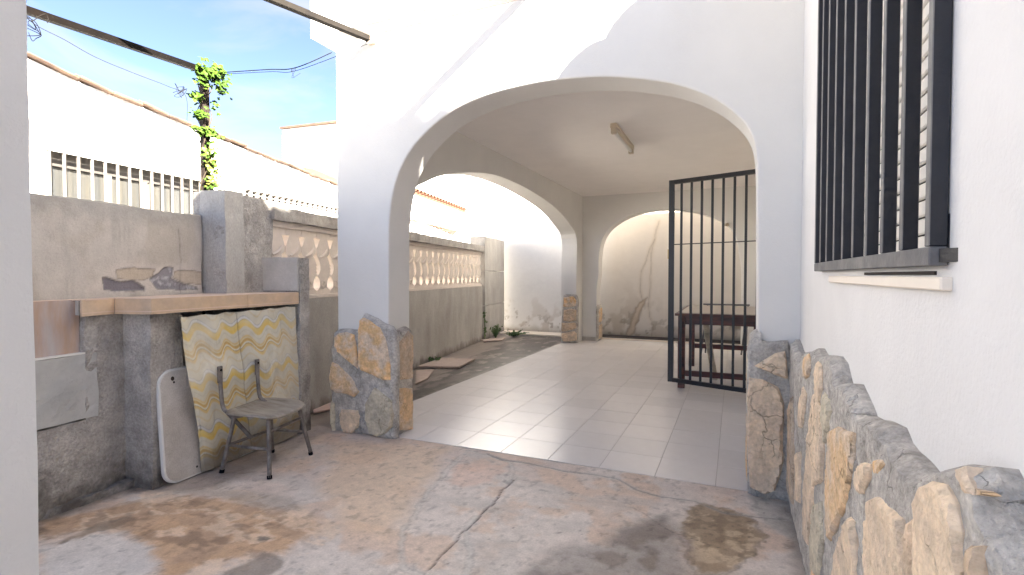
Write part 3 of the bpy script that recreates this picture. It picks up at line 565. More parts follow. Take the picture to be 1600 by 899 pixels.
# upper storey set back, unseen; its roof outline is cut to shape the shadow
box('wall', (3.6, -9, 3.251), (8.8, -.35, 6.12), M['stucco'], RH)
box('roof', (2.78, -9.3, 6.121), (9.2, -.42, 6.24), M['terracotta'], RH)  # west edge placed so the balustrade pier top falls in shade
box('roof', (3.0, -.419, 6.121), (9.2, .20, 6.24), M['terracotta'], RH)  # edge held back so sun still reaches the coping
box('shade_strip', (2.60, -.14, 6.122), (2.999, .20, 6.239), M['terracotta'], RH)  # added unseen strip that keeps the left of the porch front shaded
tiles_row(RH, (2.62, .25, 6.20), (9.0, .25, 6.20), .21, (0, 1), .1)

# ================================================================== CONCRETE BOUNDARY
PB = (-3.77, 5.5)
FB = frameP(PB, 10)
def sY(y): return (y-PB[1])/math.cos(math.radians(10))
NW = thing('garden_wall', 'patched grey cement garden wall behind the tiled counter with flaked plaster', 'wall')
FN = frameP(PB, 10, -.17)
s0, s1 = sY(.3), sY(2.40)
PT1 = [(-3.833, 1.181), (-3.801, 1.231), (-3.724, 1.277), (-3.616, 1.276), (-3.5, 1.248), (-3.407, 1.253), (-3.24, 1.237), (-3.095, 1.216), (-3.027, 1.192), (-3.029, 1.097), (-3.911, 1.112), (-3.875, 1.157)]
PT2 = [(-3.821, 1.184), (-3.777, 1.181), (-3.726, 1.161), (-3.652, 1.17), (-3.576, 1.126), (-3.569, 1.108), (-3.753, 1.107), (-3.816, 1.112)]
PT3 = [(-3.539, 1.173), (-3.47, 1.214), (-3.431, 1.249), (-3.367, 1.247), (-3.384, 1.179), (-3.294, 1.141), (-3.189, 1.117), (-3.18, 1.101), (-3.488, 1.11)]
PT4 = [(-3.744, 1.229), (-3.644, 1.249), (-3.5, 1.237), (-3.516, 1.193), (-3.589, 1.166), (-3.645, 1.174), (-3.739, 1.181)]
PT5 = [(-3.359, 1.222), (-3.24, 1.234), (-3.104, 1.215), (-3.047, 1.176), (-3.115, 1.13), (-3.294, 1.149), (-3.368, 1.186)]
def wall_fn(a, b):
    s = a+s0; z = b
    n1 = fbm(s*1.5, z*1.5, 61); n2 = fbm(s*5, z*3, 62); n3 = fbm(s*16, z*16, 63); st = fbm(s*9, z*1.2, 64)
    c = np.tile(np.array([.50, .455, .405]), (len(s), 1))
    c = mixc(c, (.40, .35, .29), sst(.47, .62, n2)*.6); c = mixc(c, (.57, .53, .49), sst(.5, .66, n1)*.7)
    c = mixc(c, (.33, .30, .265), sst(.52, .68, st)*.6)
    c = mixc(c, (.30, .285, .265), sst(.14, 0, (1.614-z)+.1*(n3-.5))*.55)
    h = .004*(n1-.5)+.003*(n2-.5)+.0015*(n3-.5)
    ws = s+.02*(fbm(s*14, z*14, 65)-.5)+.01*(n3-.5); wz = z+.02*(fbm(s*14, z*14, 66)-.5)
    for P_, col, soft, k, dh in ((PT1, (.56, .50, .445), .02, .8, .0), (PT4, (.46, .38, .29), .006, .85, -.003), (PT5, (.45, .37, .285), .006, .8, -.003), (PT2, (.16, .145, .165), .004, .95, -.007), (PT3, (.21, .20, .22), .005, .92, -.007)):
        sd = sdpoly(ws, wz, P_); m = sst(soft, -soft, sd)*k; c = mixc(c, col, m); h = h+dh*m
        if dh: c = c*(1-.45*np.exp(-(sd/.004)**2))[:, None]
    c = mixc(c, (.45, .44, .45), sst(.55, .7, fbm(s*30, z*30, 67))*(sdpoly(ws, wz, PT3) < 0)*.8)
    d = dline(s+.01*(n3-.5), z, [(s1-.18, 1.5), (s1-.165, 1.3), (s1-.17, 1.08)]); c = c*(1-.4*np.exp(-(d/.004)**2))[:, None]
    return h, c*(.93+.14*n3)[:, None]
field('plaster_face', fr(FN, s0, 0, .004), FN[1], FN[2], FN[3], s1-s0, 1.606, .0085, wall_fn, M['pigment_rough'], NW)
gridbox('wall_core', fr(FN, s0, -.02, -.18), FN[1]*(s1-s0+.02), FN[3]*.165, (0, 0, 1.632), .06, .014, M['cement'], NW, 5, 2)
# balustrade pier beside it
BW = thing('balustrade_wall', 'long boundary wall with openwork precast balusters under a weathered cement coping', 'wall')
pr_ = gridbox('pier', fr(FB, sY(2.43), -.02, -.26), FB[1]*(sY(2.90)-sY(2.43)), FB[3]*.26, (0, 0, 1.795), .035, .014, M['concrete'], BW, 9, 4)
e0, e1 = sY(2.88), sY(8.42)
gridbox('base_wall', fr(FB, e0, -.02, -.17), FB[1]*(e1-e0), FB[3]*.17, (0, 0, 1.015), .12, .007, M['streaked'], BW, 4, 6)
gridbox('coping', fr(FB, e0, 1.632, -.20), FB[1]*(e1-e0+.02), FB[3]*.235, (0, 0, .105), .035, .014, M['cap'], BW, 9, 7)
bar('rail', fr(FB, e0, 1.012, -.075), fr(FB, e1, 1.012, -.075), .13, .035, M['sandstone_precast'], BW, .004)
bar('rail', fr(FB, e0, 1.606, -.075), fr(FB, e1, 1.606, -.075), .13, .05, M['sandstone_precast'], BW, .004)
# one openwork block: S-shaped member with a scroll foot
ZB0, ZB1 = 1.029, 1.582; pit = .205
def block_me():
    bm = bmesh.new(); h_ = ZB1-ZB0
    def prism(poly, y0, y1):
        f0 = [bm.verts.new((x, y0, z)) for x, z in poly]; f1 = [bm.verts.new((x, y1, z)) for x, z in poly]
        bm.faces.new(f0); bm.faces.new(f1[::-1])
        for i in range(len(poly)):
            j = (i+1) % len(poly); bm.faces.new((f0[i], f0[j], f1[j], f1[i]))
    # half profile of a vase baluster whose waist leans, left and right edges (x, t)
    L = [(-.100, 0), (-.100, .06), (-.085, .07), (-.055, .10), (-.050, .17), (-.062, .24), (-.092, .29), (-.062, .33), (-.045, .40), (-.048, .48), (-.066, .55), (-.092, .61), (-.100, .64), (-.100, .745), (-.088, .76), (-.052, .90), (-.100, .905), (-.100, 1)]
    Rr = [(.100, 0), (.100, .06), (.085, .07), (.055, .10), (.052, .17), (.066, .24), (.092, .29), (.098, .34), (.0995, .42), (.094, .50), (.080, .56), (.056, .61), (.090, .66), (.100, .745), (.090, .76), (.062, .90), (.100, .905), (.100, 1)]
    poly = [(x*pit/.205, t*h_) for x, t in L]+[(x*pit/.205, t*h_) for x, t in Rr[::-1]]
    prism(poly, -.045, .045)
    # raised scroll ring and beak
    for sy in (-1, 1):
        ring = []
        for k in range(14):
            a_ = k/13*1.7*math.pi; rr = .030-.008*k/13
            ring.append((math.cos(a_+2.2)*rr, sy*.048, .15*h_+math.sin(a_+2.2)*rr*1.2))
        addtube(bm, ring, .009, 5)
        addtube(bm, [(-.05, sy*.046, .60*h_), (-.01, sy*.05, .63*h_), (.03, sy*.05, .68*h_), (.06, sy*.046, .745*h_)], [.012, .015, .012, .004], 5)
        for q in range(4): addbox(bm, (.09, .0, (.31+.055*q)*h_), (.05, .085, .012), Matrix.Rotation(.25, 4, 'Y'))
    return to_me(bm, 'baluster')
bm_ = block_me(); bm_.materials.append(M['sandstone_precast'])
nb = int((e1-e0)/pit)
for i in range(nb):
    o = bpy.data.objects.new('baluster', bm_); COL.objects.link(o); o.parent = BW
    o.location = fr(FB, e0+(i+.5)*(e1-e0)/nb, ZB0, -.075); o.rotation_euler = (0, 0, math.radians(90+10)); o.scale = ((e1-e0)/nb/pit*.9995, 1, 1)
# tall concrete post at the far end
CP = thing('concrete_post', 'tall stained concrete post between the balustrade and the white rear wall', 'post', tuple(fr(FB, sY(8.9), 0, 0)))
def inloc(o, P): o.parent = P; o.matrix_parent_inverse = P.matrix_basis.inverted(); return o
for k in range(3):
    inloc(gridbox('block', fr(FB, sY(8.46), -.02+k*.65, -.25), FB[1]*1.42, FB[3]*.29, (0, 0, .64), .07, .010, M['streaked'], None, 6, 20+k), CP)

# rear white wall with damp stains
RWY = 10.0
CRK2 = [(-1.324, 2.233), (-1.416, 1.872), (-1.462, 1.567), (-1.472, 1.2), (-1.504, 0.708), (-1.502, 0.401), (-1.405, 0.22), (-1.452, 0.033)]
CRK3 = [(-1.416, 1.872), (-1.653, 1.262), (-1.675, 0.953), (-1.613, 0.706), (-1.672, 0.432)]
SPALL = [(-1.553, 0.769), (-1.624, 0.582), (-1.696, 0.394), (-1.792, 0.079), (-1.891, -0.013), (-1.941, 0.047), (-1.855, 0.264), (-1.794, 0.453), (-1.673, 0.68)]
def rear_fn(a, b):
    x = a-5.2; z = b
    n1 = fbm(x*1.1, z*1.1, 71); n2 = fbm(x*4, z*4, 72); n3 = fbm(x*14, z*14, 73); n4 = fbm(x*7, z*7, 74)
    c = np.tile(np.array([.80, .785, .76]), (len(x), 1))
    c = mixc(c, (.62, .575, .52), sst(-2.7, -2.1, x)*.9)  # darker right of the sunlit part: shade put into the wall colour
    c = mixc(c, (.62, .56, .48), sst(.48, .66, n1)*sst(2.4, .4, z)*.35*sst(-3, -2, x))
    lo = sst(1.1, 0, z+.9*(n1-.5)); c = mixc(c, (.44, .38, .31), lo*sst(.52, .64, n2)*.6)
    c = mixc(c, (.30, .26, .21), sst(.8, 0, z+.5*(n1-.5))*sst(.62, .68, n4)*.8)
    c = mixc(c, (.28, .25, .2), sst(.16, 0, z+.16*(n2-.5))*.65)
    for L_ in (CRK2, CRK3):
        d = dline(x+.05*(n4-.5), z+.03*(n3-.5), L_); c = mixc(c, (.56, .48, .38), sst(.07, .0, d)*.35); c = c*(1-.28*np.exp(-(d/.012)**2))[:, None]
    sd = sdpoly(x+.06*(n3-.5), z+.06*(n4-.5), SPALL); m = sst(.03, -.01, sd); c = mixc(c, (.55, .45, .35), m*.85); c = c*(1-.35*np.exp(-(sd/.02)**2))[:, None]
    dk = np.hypot((x+.02)/.5, (z-.35)/.3); c = mixc(c, (.20, .165, .13), sst(1.1, .4, dk+.9*(n2-.5))*sst(.45, .55, n4)*.55)
    h = .01*(n1-.5)+.006*(n2-.5)-.006*m
    return h, c
RW = thing('rear_wall', 'tall white garden wall with damp stains and a long crack seen through the arches', 'wall', (-2, RWY, 0))
inloc(field('plaster_face', (-5.2, RWY, 0), (1, 0, 0), (0, 0, 1), (0, -1, 0), 6.4, 4.6, .022, rear_fn, M['pigment_wall']), RW)
inloc(box('wall_core', (-5.2, RWY+.02, -.02), (1.2, RWY+.25, 4.6), M['stucco']), RW)
pv = tag(box('rear_paving', (-5.2, 9.5, -.02), (1.2, 10, .012), M['cream']), kind='structure')
tag(box('rear_gutter', (-2.6, 9.55, .012), (.4, 9.99, .02), M['recess']), kind='structure')

# ================================================================== COUNTER
PL = (-3.12, 1.5); FL = frameP(PL, 10)
CT = thing('tiled_counter', 'built-in cement counter with tan tiled edge slab beside the yellow cloth', 'counter')
zt, zb = 1.072, .985
# front line plan points of the slab (from the left end to the pier)
A0 = Vector((-2.93, .55)); A1 = Vector((-3.128, 1.545)); A2 = Vector((-3.155, 1.70)); A3 = Vector((-2.905, 1.745)); A4 = Vector((-2.985, 2.845))
B4 = fr(FN, sY(2.86), 0, .01); B0 = fr(FN, sY(.55), 0, .01)
A1b = Vector((-3.10, 1.53)); A2b = Vector((-3.165, 1.735))
A1 = Vector((-3.085, 1.512)); A2 = Vector((-3.135, 1.69))
def slabme(pts, z0, z1):
    bm = bmesh.new(); a = [bm.verts.new((p[0], p[1], z0)) for p in pts]; b = [bm.verts.new((p[0], p[1], z1)) for p in pts]
    bm.faces.new(a[::-1]); bm.faces.new(b)
    for i in range(len(pts)):
        j = (i+1) % len(pts); bm.faces.new((a[i], a[j], b[j], b[i]))
    return to_me(bm)
inn = .012
plan = [fr(FL, -.65, 0, -.06).xy, fr(FL, .03, 0, -.06).xy, A1+Vector((-.03, .0)), A2+Vector((-.012, .012)), A3+Vector((-.012, .012)), A4+Vector((-.012, 0)), Vector(B4[:2]), Vector((fr(FN, sY(.9), 0, .01))[:2])]
link('slab', slabme(plan, zb+.005, zt-.006), M['cement'], CT)
# top tiles: strips across the slab
def polycut(y0, y1):
    # front boundary of plan as function of y
    fpts = [(.9, -3.06), (1.50, -3.155), (1.53, A1.x), (1.69, A2.x-.0), (1.745, A3.x), (2.845, A4.x)]
    def fx(y):
        for (ya, xa), (yb, xb) in zip(fpts, fpts[1:]):
            if y <= yb: return xa+(xb-xa)*(y-ya)/(yb-ya)
        return fpts[-1][1]
    ys = sorted({y0, y1}|{q for q, _ in fpts if y0 < q < y1})
    bx = lambda y: fr(FN, sY(y), 0, .012).x
    return [(fx(y)-.001, y) for y in ys]+[(bx(y), y) for y in ys[::-1]]
yy = .9
for y2 in (1.2, 1.51, 1.73, 2.03, 2.33, 2.63, 2.843):
    link('top_tile', slabme(polycut(yy+.0015, y2-.0015), zt-.006, zt), M['slab_top'], CT); yy = y2
def edge_tile(a, b, t=.011):
    a = Vector((a[0], a[1])); b = Vector((b[0], b[1])); d = (b-a).normalized(); n_ = Vector((d.y, -d.x))
    g = .0015; p = [a+d*g, b-d*g, b-d*g-n_*t, a+d*g-n_*t]
    o = link('edge_tile', slabme([(q.x, q.y) for q in p], zb, zt-.001), M['slab_edge'], CT)
    p2 = [a+d*g+n_*.0015, b-d*g+n_*.0015, b-d*g, a+d*g]
    link('tile_line', slabme([(q.x, q.y) for q in p2], zb+.014, zb+.018), M['slab_top'], o)
edge_tile(A1, A2); edge_tile(A2, A3)
edge_tile(A3, A3.lerp(A4, .58)); edge_tile(A3.lerp(A4, .58), A4)
# niche, low wall and block
bk = fr(FL, sY(.5)-sY(1.5), 0, 0)
box_pts = lambda s0_, s1_, z0, z1, o0, o1: None
def lbox(name, F, s0_, s1_, z0, z1, o0, o1, m, parent, step=.045, amp=.010, fs=8, seed=0):
    return gridbox(name, fr(F, s0_, z0, o0), F[1]*(s1_-s0_), F[3]*(o1-o0), (0, 0, z1-z0), step, amp, m, parent, fs, seed)
lbox('low_wall', FL, -.9, .30, -.02, .44, -.12, .0, M['concrete'], CT, .04, .014, 9, 31)
lbox('low_wall', FL, -.9, .10, .445, .785, -.12, .004, M['cement_light'], CT, .03, .012, 7, 32)
bar('low_wall_edge', fr(FL, -.9, .790, -.055), fr(FL, .05, .790, -.055), .115, .008, M['white_metal'], CT)
link('niche_panel', slabme([tuple(fr(FL, s_, 0, o_)[:2]) for s_, o_ in ((-.9, -.03), (.04, -.03), (.04, -.048), (-.9, -.048))], .79, zt-.002), mat('brown_niche_tile', (.40, .28, .21), .7, .1, 9, .1, 4, col2=(.40, .36, .36), stretch=(3, 3, .7)), CT)
BLK = 'block'
lbox('block', FL, .045, .30, .40, .985, -.14, .0, M['concrete'], CT, .03, .020, 8, 33)
# projecting block under the slab
gridbox('block', (-3.26, 1.735, -.02), (.296, .04, 0), (-.035, .20, 0), (0, 0, 1.0), .03, .009, M['concrete'], CT, 7, 34)
gridbox('mortar_fillet', (-3.16, 1.30, -.03), (.07, .0, 0), (-.02, .5, 0), (0, 0, .07), .03, .03, M['concrete'], CT, 9, 35)
# pier at the right end of the counter
gridbox('pier', fr(FN, sY(2.80), -.02, .0), (Vector((-2.985, 2.855, 0))-fr(FN, sY(2.80), 0, .0)), FN[1]*.115, (0, 0, 1.35), .028, .013, M['concrete'], CT, 11, 36)
pq = fr(FN, sY(2.795), 1.08, .0); pe = Vector((-2.992, 2.846, 1.08))
bmq = bmesh.new(); d_ = pe-pq; addbox(bmq, (pq+pe)/2+Vector((0, 0, .127)), (d_.length, .012, .25), math.atan2(d_.y, d_.x)); link('plaster_patch', to_me(bmq), M['cement'], CT)
box('opening_back', (-3.42, 2.03, -.01), (-3.40, 2.83, .98), M['recess'], CT)
gridbox('plaster_skin', fr(FB, sY(2.425), 1.0, -.20), FB[1]*.17, FB[3]*.212, (0, 0, .79), .03, .012, M['streaked'], BW, 8, 37)

# ------ round cornered board leaning under the counter
BT = thing('leaning_board', 'grimy white round-cornered board leaning on the counter block behind the cloth', 'board', (-2.92, 1.9, 0))
pA = Vector((-2.918, 1.81, 0.0)); pBv = Vector((-3.02, 2.934, 0.0))
u_ = (pBv-pA).normalized(); ln = .92
nrm = Vector((u_.y, -u_.x, 0)); up_ = (Vector((0, 0, 1))*.64-nrm*.045).normalized()
nr2 = u_.cross(up_)
if nr2.x < 0: nr2 = -nr2
def rrect(w_, h_, r, n=7):
    out = []
    for cx_, cy_, a0 in ((w_-r, h_-r, 0), (r, h_-r, 90), (r, r, 180), (w_-r, r, 270)):
        for k in range(n): a_ = math.radians(a0+90*k/(n-1)); out.append((cx_+r*math.cos(a_), cy_+r*math.sin(a_)))
    return out
base = pA+Vector((0, 0, .004))
inloc(extrude_poly('rim', rrect(ln, .655, .085), (base-nr2*.026, u_, up_, nr2), .026, M['board_rim'], None, .005, 2), BT)
inloc(extrude_poly('panel', [(x+.012, y+.012) for x, y in rrect(ln-.024, .631, .075)], (base, u_, up_, nr2), .002, M['board']), BT)
for (x, y), r_ in (((.085, .60), .011), ((.092, .578), .006), ((.20, .05), .006)):
    inloc(extrude_poly('screw_hole', [(x+r_*math.cos(k*.785), y+1.2*r_*math.sin(k*.785)) for k in range(8)], (base+nr2*.0025, u_, up_, nr2), .001, M['recess']), BT)

# ------ printed cloth hanging from the slab
TL = A3.lerp(A4, .10); TRt = A4
c00 = Vector((-2.932, 2.029, 0.01)); c10 = Vector((-2.987, 2.896, 0.01))
c01 = Vector((A3.x-.008+(A4.x-A3.x)*.12, A3.y+(A4.y-A3.y)*.135, .962)); c11 = Vector((A4.x-.0, A4.y-.03, .972))
cn = Vector((1, .05, 0)).normalized()
NU, NV = 260, 250
U, Vv = np.meshgrid(np.linspace(0, 1, NU), np.linspace(0, 1, NV)); U = U.ravel(); Vv = Vv.ravel()
Wd = .86; Hd = 1.0
P_ = (np.array(c00)*((1-U)*(1-Vv))[:, None]+np.array(c10)*(U*(1-Vv))[:, None]+np.array(c01)*((1-U)*Vv)[:, None]+np.array(c11)*(U*Vv)[:, None])
top = .962+.01*U
sag = -.009*np.abs(np.sin(U*math.pi*5.5))*Vv**6
fold = .030*np.sin(U*19+2.2*Vv+.7)*(.35+.65*Vv)*np.exp(-((U-.12)/.22)**2)+.016*np.sin(U*11+.9*Vv)+.024*(fbm(U*4, Vv*3, 81)-.5)+.016*(fbm(U*13, Vv*8, 82)-.5)
brd = .016*np.exp(-((Vv-.60)/.10)**2)*sst(.0, .2, U)*sst(1, .7, U)   # the board's top edge pushes it out
sagd = -.03*np.sin(np.pi*U)*sst(.6, .95, Vv)
seam = -.006*np.exp(-((U-.45)/.006)**2)
P_ = P_+np.array(cn)*(fold*1.15+brd+seam+.002)[:, None]; P_[:, 2] += sag+.012*(vn(U*9, U*0+3, 83)-.5)*(1-Vv)
P_[:, 1] += .010*np.sin(Vv*7)*(U < .02)
z_ = (Vv*Hd); x_ = U*Wd
wv = .030*np.sin(x_*2*math.pi/.155+.4+3*Vv)+.012*np.sin(x_*2*math.pi/.31)+.012*(fbm(x_*9, z_*5, 84)-.5)+.018*U
off = np.where(U > .45, .012, 0)
q = (z_-wv+off)/.33; f_ = q-np.floor(q)
cl_ = np.tile(np.array([.58, .545, .45]), (len(U), 1))
def band(c0, w0, col, k): 
    global cl_
    d = np.abs(((f_-c0+.5) % 1)-.5); cl_ = mixc(cl_, col, sst(w0, w0*.55, d)*k)
band(.30, .15, (.62, .42, .13), .8); band(.22, .05, (.60, .45, .20), .5); band(.325, .03, (.50, .33, .13), .8); band(.27, .022, (.62, .60, .50), .9); band(.245, .012, (.35, .26, .18), .7)
band(.37, .02, (.60, .57, .42), .6); band(.71, .12, (.66, .49, .14), .85); band(.80, .035, (.60, .61, .62), .85); band(.835, .012, (.33, .33, .36), .6); band(.765, .014, (.36, .33, .33), .5)
band(.65, .05, (.70, .48, .10), .5); band(.02, .03, (.55, .43, .22), .45); band(.53, .02, (.45, .42, .34), .4)
cl_ = mixc(cl_, (.60, .56, .47), sst(.45, .65, fbm(x_*4, z_*4, 85))*.45)
fade = sst(.55, 1, U)*sst(.45, .85, Vv); cl_ = mixc(cl_, (.60, .58, .49), fade*.45*fbm(x_*6, z_*6, 87)*1.4)
cl_ = cl_*(1-.35*np.exp(-((U-.45)/.004)**2))[:, None]
dirt = 1-sst(.03, .20, Vv-.05*U+.16*(fbm(x_*8, z_*8, 86)-.5)); cl_ = mixc(cl_, (.16, .13, .10), dirt*.8)
cl_ = cl_*(.86+.28*fbm(x_*5, z_*5, 88))[:, None]
me = bpy.data.meshes.new('cloth'); me.vertices.add(len(P_)); me.vertices.foreach_set('co', P_.ravel())
ii = (np.arange(NV-1)[:, None]*NU+np.arange(NU-1)).ravel(); qd = np.stack([ii, ii+1, ii+NU+1, ii+NU], 1)
me.loops.add(qd.size); me.loops.foreach_set('vertex_index', qd.ravel()); me.polygons.add(len(qd)); me.polygons.foreach_set('loop_start', np.arange(len(qd))*4); me.update(); me.validate()
at = me.color_attributes.new('pigment', 'FLOAT_COLOR', 'POINT'); at.data.foreach_set('color', np.concatenate([cl_, np.ones((len(P_), 1))], 1).ravel())
ck = link('cloth_curtain', me, M['cloth'], None, smooth=True); tag(ck, 'faded yellow wavy patterned cloth hanging from the tiled counter slab', 'cloth')

# ------ child size chair without its backrest
CH = thing('old_chair', 'worn grey metal frame chair with plywood seat and bare back posts', 'chair', (-2.7, 2.3, 0))
fL = Vector((-2.842, 2.096, 0.0)); fF = Vector((-2.494, 2.143, 0.0)); fR = Vector((-2.579, 2.547, 0.0)); fB = fL+fR-fF+Vector((.07, -.02, 0))
sz = .345
cen = (fL+fR)/2
def sc_(p, k, z): q = cen+(p-cen)*k; return Vector((q.x, q.y, z))
kL, kF, kR, kB = (sc_(p, .72, sz-.02) for p in (fL, fF, fR, fB))
def addpart(name, pts, r, m=M['chair_metal'], n=10): return inloc(tube(name, [tuple(p) for p in pts], r, m, None, n), CH)
lift = Vector((0, 0, .008))
for ft, kn in ((fL, kL), (fR, kR), (fF, kF), (fB, kB)):
    mid = ft.lerp(kn, .86); l_ = addpart('leg', crom([ft+lift, ft.lerp(kn, .5), mid, kn+Vector((0, 0, .0)), kn.lerp(cen+Vector((0, 0, sz-.01)), .25)+Vector((0, 0, .004))], 4), .0125)
    inloc(tube('rubber_foot', [tuple(ft+Vector((0, 0, .001))), tuple(ft.lerp(kn, .06)+Vector((0, 0, .001)))], .0145, M['wire']), CH).name = 'foot_cap'
bx = (fL-fF).normalized()   # towards the back
for ft, kn in ((fL, kL), (fB, kB)):
    o_ = bx*.0
    pts = crom([kn.lerp(cen, .5)+Vector((0, 0, .018)), kn+bx*.03+Vector((0, 0, .012)), kn+bx*.085+Vector((0, 0, .06)), kn+bx*.100+Vector((0, 0, .17)), kn+bx*.105+Vector((0, 0, .27))], 5)
    addpart('back_post', pts, .0125)
    e = pts[-1]; br = bmesh.new(); addbox(br, e+Vector((0, 0, -.01)), (.016, .034, .105), math.atan2(bx.y, bx.x), .004); inloc(link('post_bracket', to_me(br), M['chair_metal']), CH)
    inloc(tube('bracket_bolt', [tuple(e-bx*.012+Vector((0, 0, .018))), tuple(e-bx*.004+Vector((0, 0, .018)))], .007, M['wire_pale']), CH)
def lp(a, b, t): return a.lerp(b, t)
zc = .50
addpart('stretcher', [lp(fL, kL, zc), lp(fF, kF, zc)], .0095); addpart('stretcher', [lp(fB, kB, zc), lp(fR, kR, zc)], .0095)
addpart('stretcher', [lp(fL, kL, zc), lp(fB, kB, zc)], .0095); addpart('stretcher', [lp(fF, kF, .80), lp(fR, kR, .80)], .0095)
# seat: rounded square, dished
bm = bmesh.new(); ax = (fF-fL).normalized(); ay = (fR-fF).normalized(); n1_, n2_ = 18, 7
Wx, Wy = (fF-fL).length*.53, (fR-fF).length*.50
rings = []
for j in range(n2_+1):
    t = j/n2_; ring = []
    for k in range(32):
        a_ = k/32*2*math.pi; ca, sa_ = math.cos(a_), math.sin(a_); e_ = 2/4.2
        px_ = math.copysign(abs(ca)**e_, ca)*Wx*t; py_ = math.copysign(abs(sa_)**e_, sa_)*Wy*t*(1-.06*ca)
        zz = sz+.012*t**3-.006-(.018*t**6 if ca > .2 else -.004*t)*abs(ca)
        p = cen+ax*px_+ay*py_; ring.append(bm.verts.new((p.x, p.y, zz+.004*abs(sa_)*t**4)))
    rings.append(ring)
for j in range(n2_):
    for k in range(32): bm.faces.new((rings[j][k], rings[j][(k+1) % 32], rings[j+1][(k+1) % 32], rings[j+1][k]))
bmesh.ops.remove_doubles(bm, verts=bm.verts, dist=1e-5)
se = inloc(link('seat', to_me(bm), M['chair_seat'], None, smooth=True), CH); md = se.modifiers.new('s', 'SOLIDIFY'); md.thickness = .012; md.offset = -1

# ================================================================== GATE, TABLE AND WHAT IS IN THE PORCH
G0 = Vector((-.612, 5.585, 0)); G1 = Vector((.295, 5.258, 0)); gd = (G1-G0).normalized()
GT = thing('iron_gate', 'black iron bar gate standing open across the dark table in the porch', 'gate', tuple(G1))
def gp(s, z): return G0+gd*s+Vector((0, 0, z))
GL = (G1-G0).length; z0g, z1g = .075, 2.19
def gbar(name, a, b, w1, w2, m=M['black_iron']): return inloc(bar(name, tuple(a), tuple(b), w1, w2, m, None, .002), GT)
gbar('frame', gp(.0, z0g), gp(.0, z1g), .056, .046); gbar('frame', gp(GL, z0g), gp(GL, z1g), .056, .046)
gbar('frame', gp(.0215, z0g+.021), gp(GL-.0215, z0g+.021), .040, .042); gbar('frame', gp(.0215, z1g-.021), gp(GL-.0215, z1g-.021), .040, .042)
for i in range(1, 9): gbar('bar', gp(GL*i/9, z0g+.043), gp(GL*i/9, z1g-.043), .024, .024)
gbar('cross_rod', gp(.0215, 1.52), gp(GL-.0215, 1.52), .006, .010)
inloc(box('lock_plate', (-.012, -.02, -.05), (.012, .02, .05), M['brass']), GT).matrix_world = Matrix.Translation(gp(-.028, 1.42)); 
GT.children[-1].matrix_parent_inverse = Matrix(); GT.children[-1].location = gp(-.028, 1.42)-G1
for z in (.3, 1.9): inloc(tube('hinge', [tuple(gp(GL+.005, z)+Vector((.014, 0, 0))), tuple(gp(GL+.005, z+.09)+Vector((.014, 0, 0)))], .009, M['black_iron']), GT)

TB = thing('dark_table', 'dark red-brown wooden table with pale top behind the iron gate', 'table', (-.15, 6.4, 0))
tx0_, tx1_, ty0, ty1, tz = -.545, .295, 5.63, 7.12, .80
def tbx(name, a, b, m=M['wood_dark'], bev=.003): return inloc(box(name, a, b, m, None, bev), TB)
tbx('top', (tx0_-.03, ty0-.03, tz-.03), (tx1_+.01, ty1+.03, tz-.004))
tbx('top_panel', (tx0_+.01, ty0+.01, tz-.006), (tx1_-.02, ty1-.01, tz+.001), M['tabletop'], 0)
for x in (tx0_, tx1_-.07):
    for y in (ty0, ty1-.07): tbx('leg', (x, y, 0), (x+.07, y+.07, tz-.031))
tbx('apron', (tx0_+.071, ty0+.01, tz-.12), (tx1_-.071, ty0+.035, tz-.031)); tbx('apron', (tx0_+.071, ty1-.035, tz-.12), (tx1_-.071, ty1-.01, tz-.031))
tbx('apron', (tx0_+.01, ty0+.071, tz-.12), (tx0_+.035, ty1-.071, tz-.031)); tbx('apron', (tx1_-.035, ty0+.071, tz-.12), (tx1_-.01, ty1-.071, tz-.031))
tbx('stretcher', (tx0_+.071, ty0+.02, .13), (tx1_-.071, ty0+.045, .19)); tbx('stretcher', (tx0_+.071, ty1-.045, .24), (tx1_-.071, ty1-.02, .30))
FC = thing('folding_trestle', 'thin grey metal splayed legs of a folding stand behind the dark table', 'folding stand', (-.1, 7.9, 0))
for s_, x in ((-1, -.42), (1, .12)):
    inloc(tube('leg', [(x+.02*s_, 7.75, .012), (x+.06, 8.0, .77)], .012, M['worn_or_lit_iron']), FC); inloc(tube('leg', [(x-.02*s_, 8.3, .012), (x+.06, 8.0, .77)], .012, M['worn_or_lit_iron']), FC)
inloc(tube('crossbar', [(-.42, 8.0, .77), (.2, 8.0, .77)], .012, M['worn_or_lit_iron']), FC)
PK = tag(bar('leaning_board', (-.20, 6.25, .006), (-.34, 6.95, .62), .07, .018, M['stone_c']), 'narrow grey-brown board leaning under the dark table', 'board')
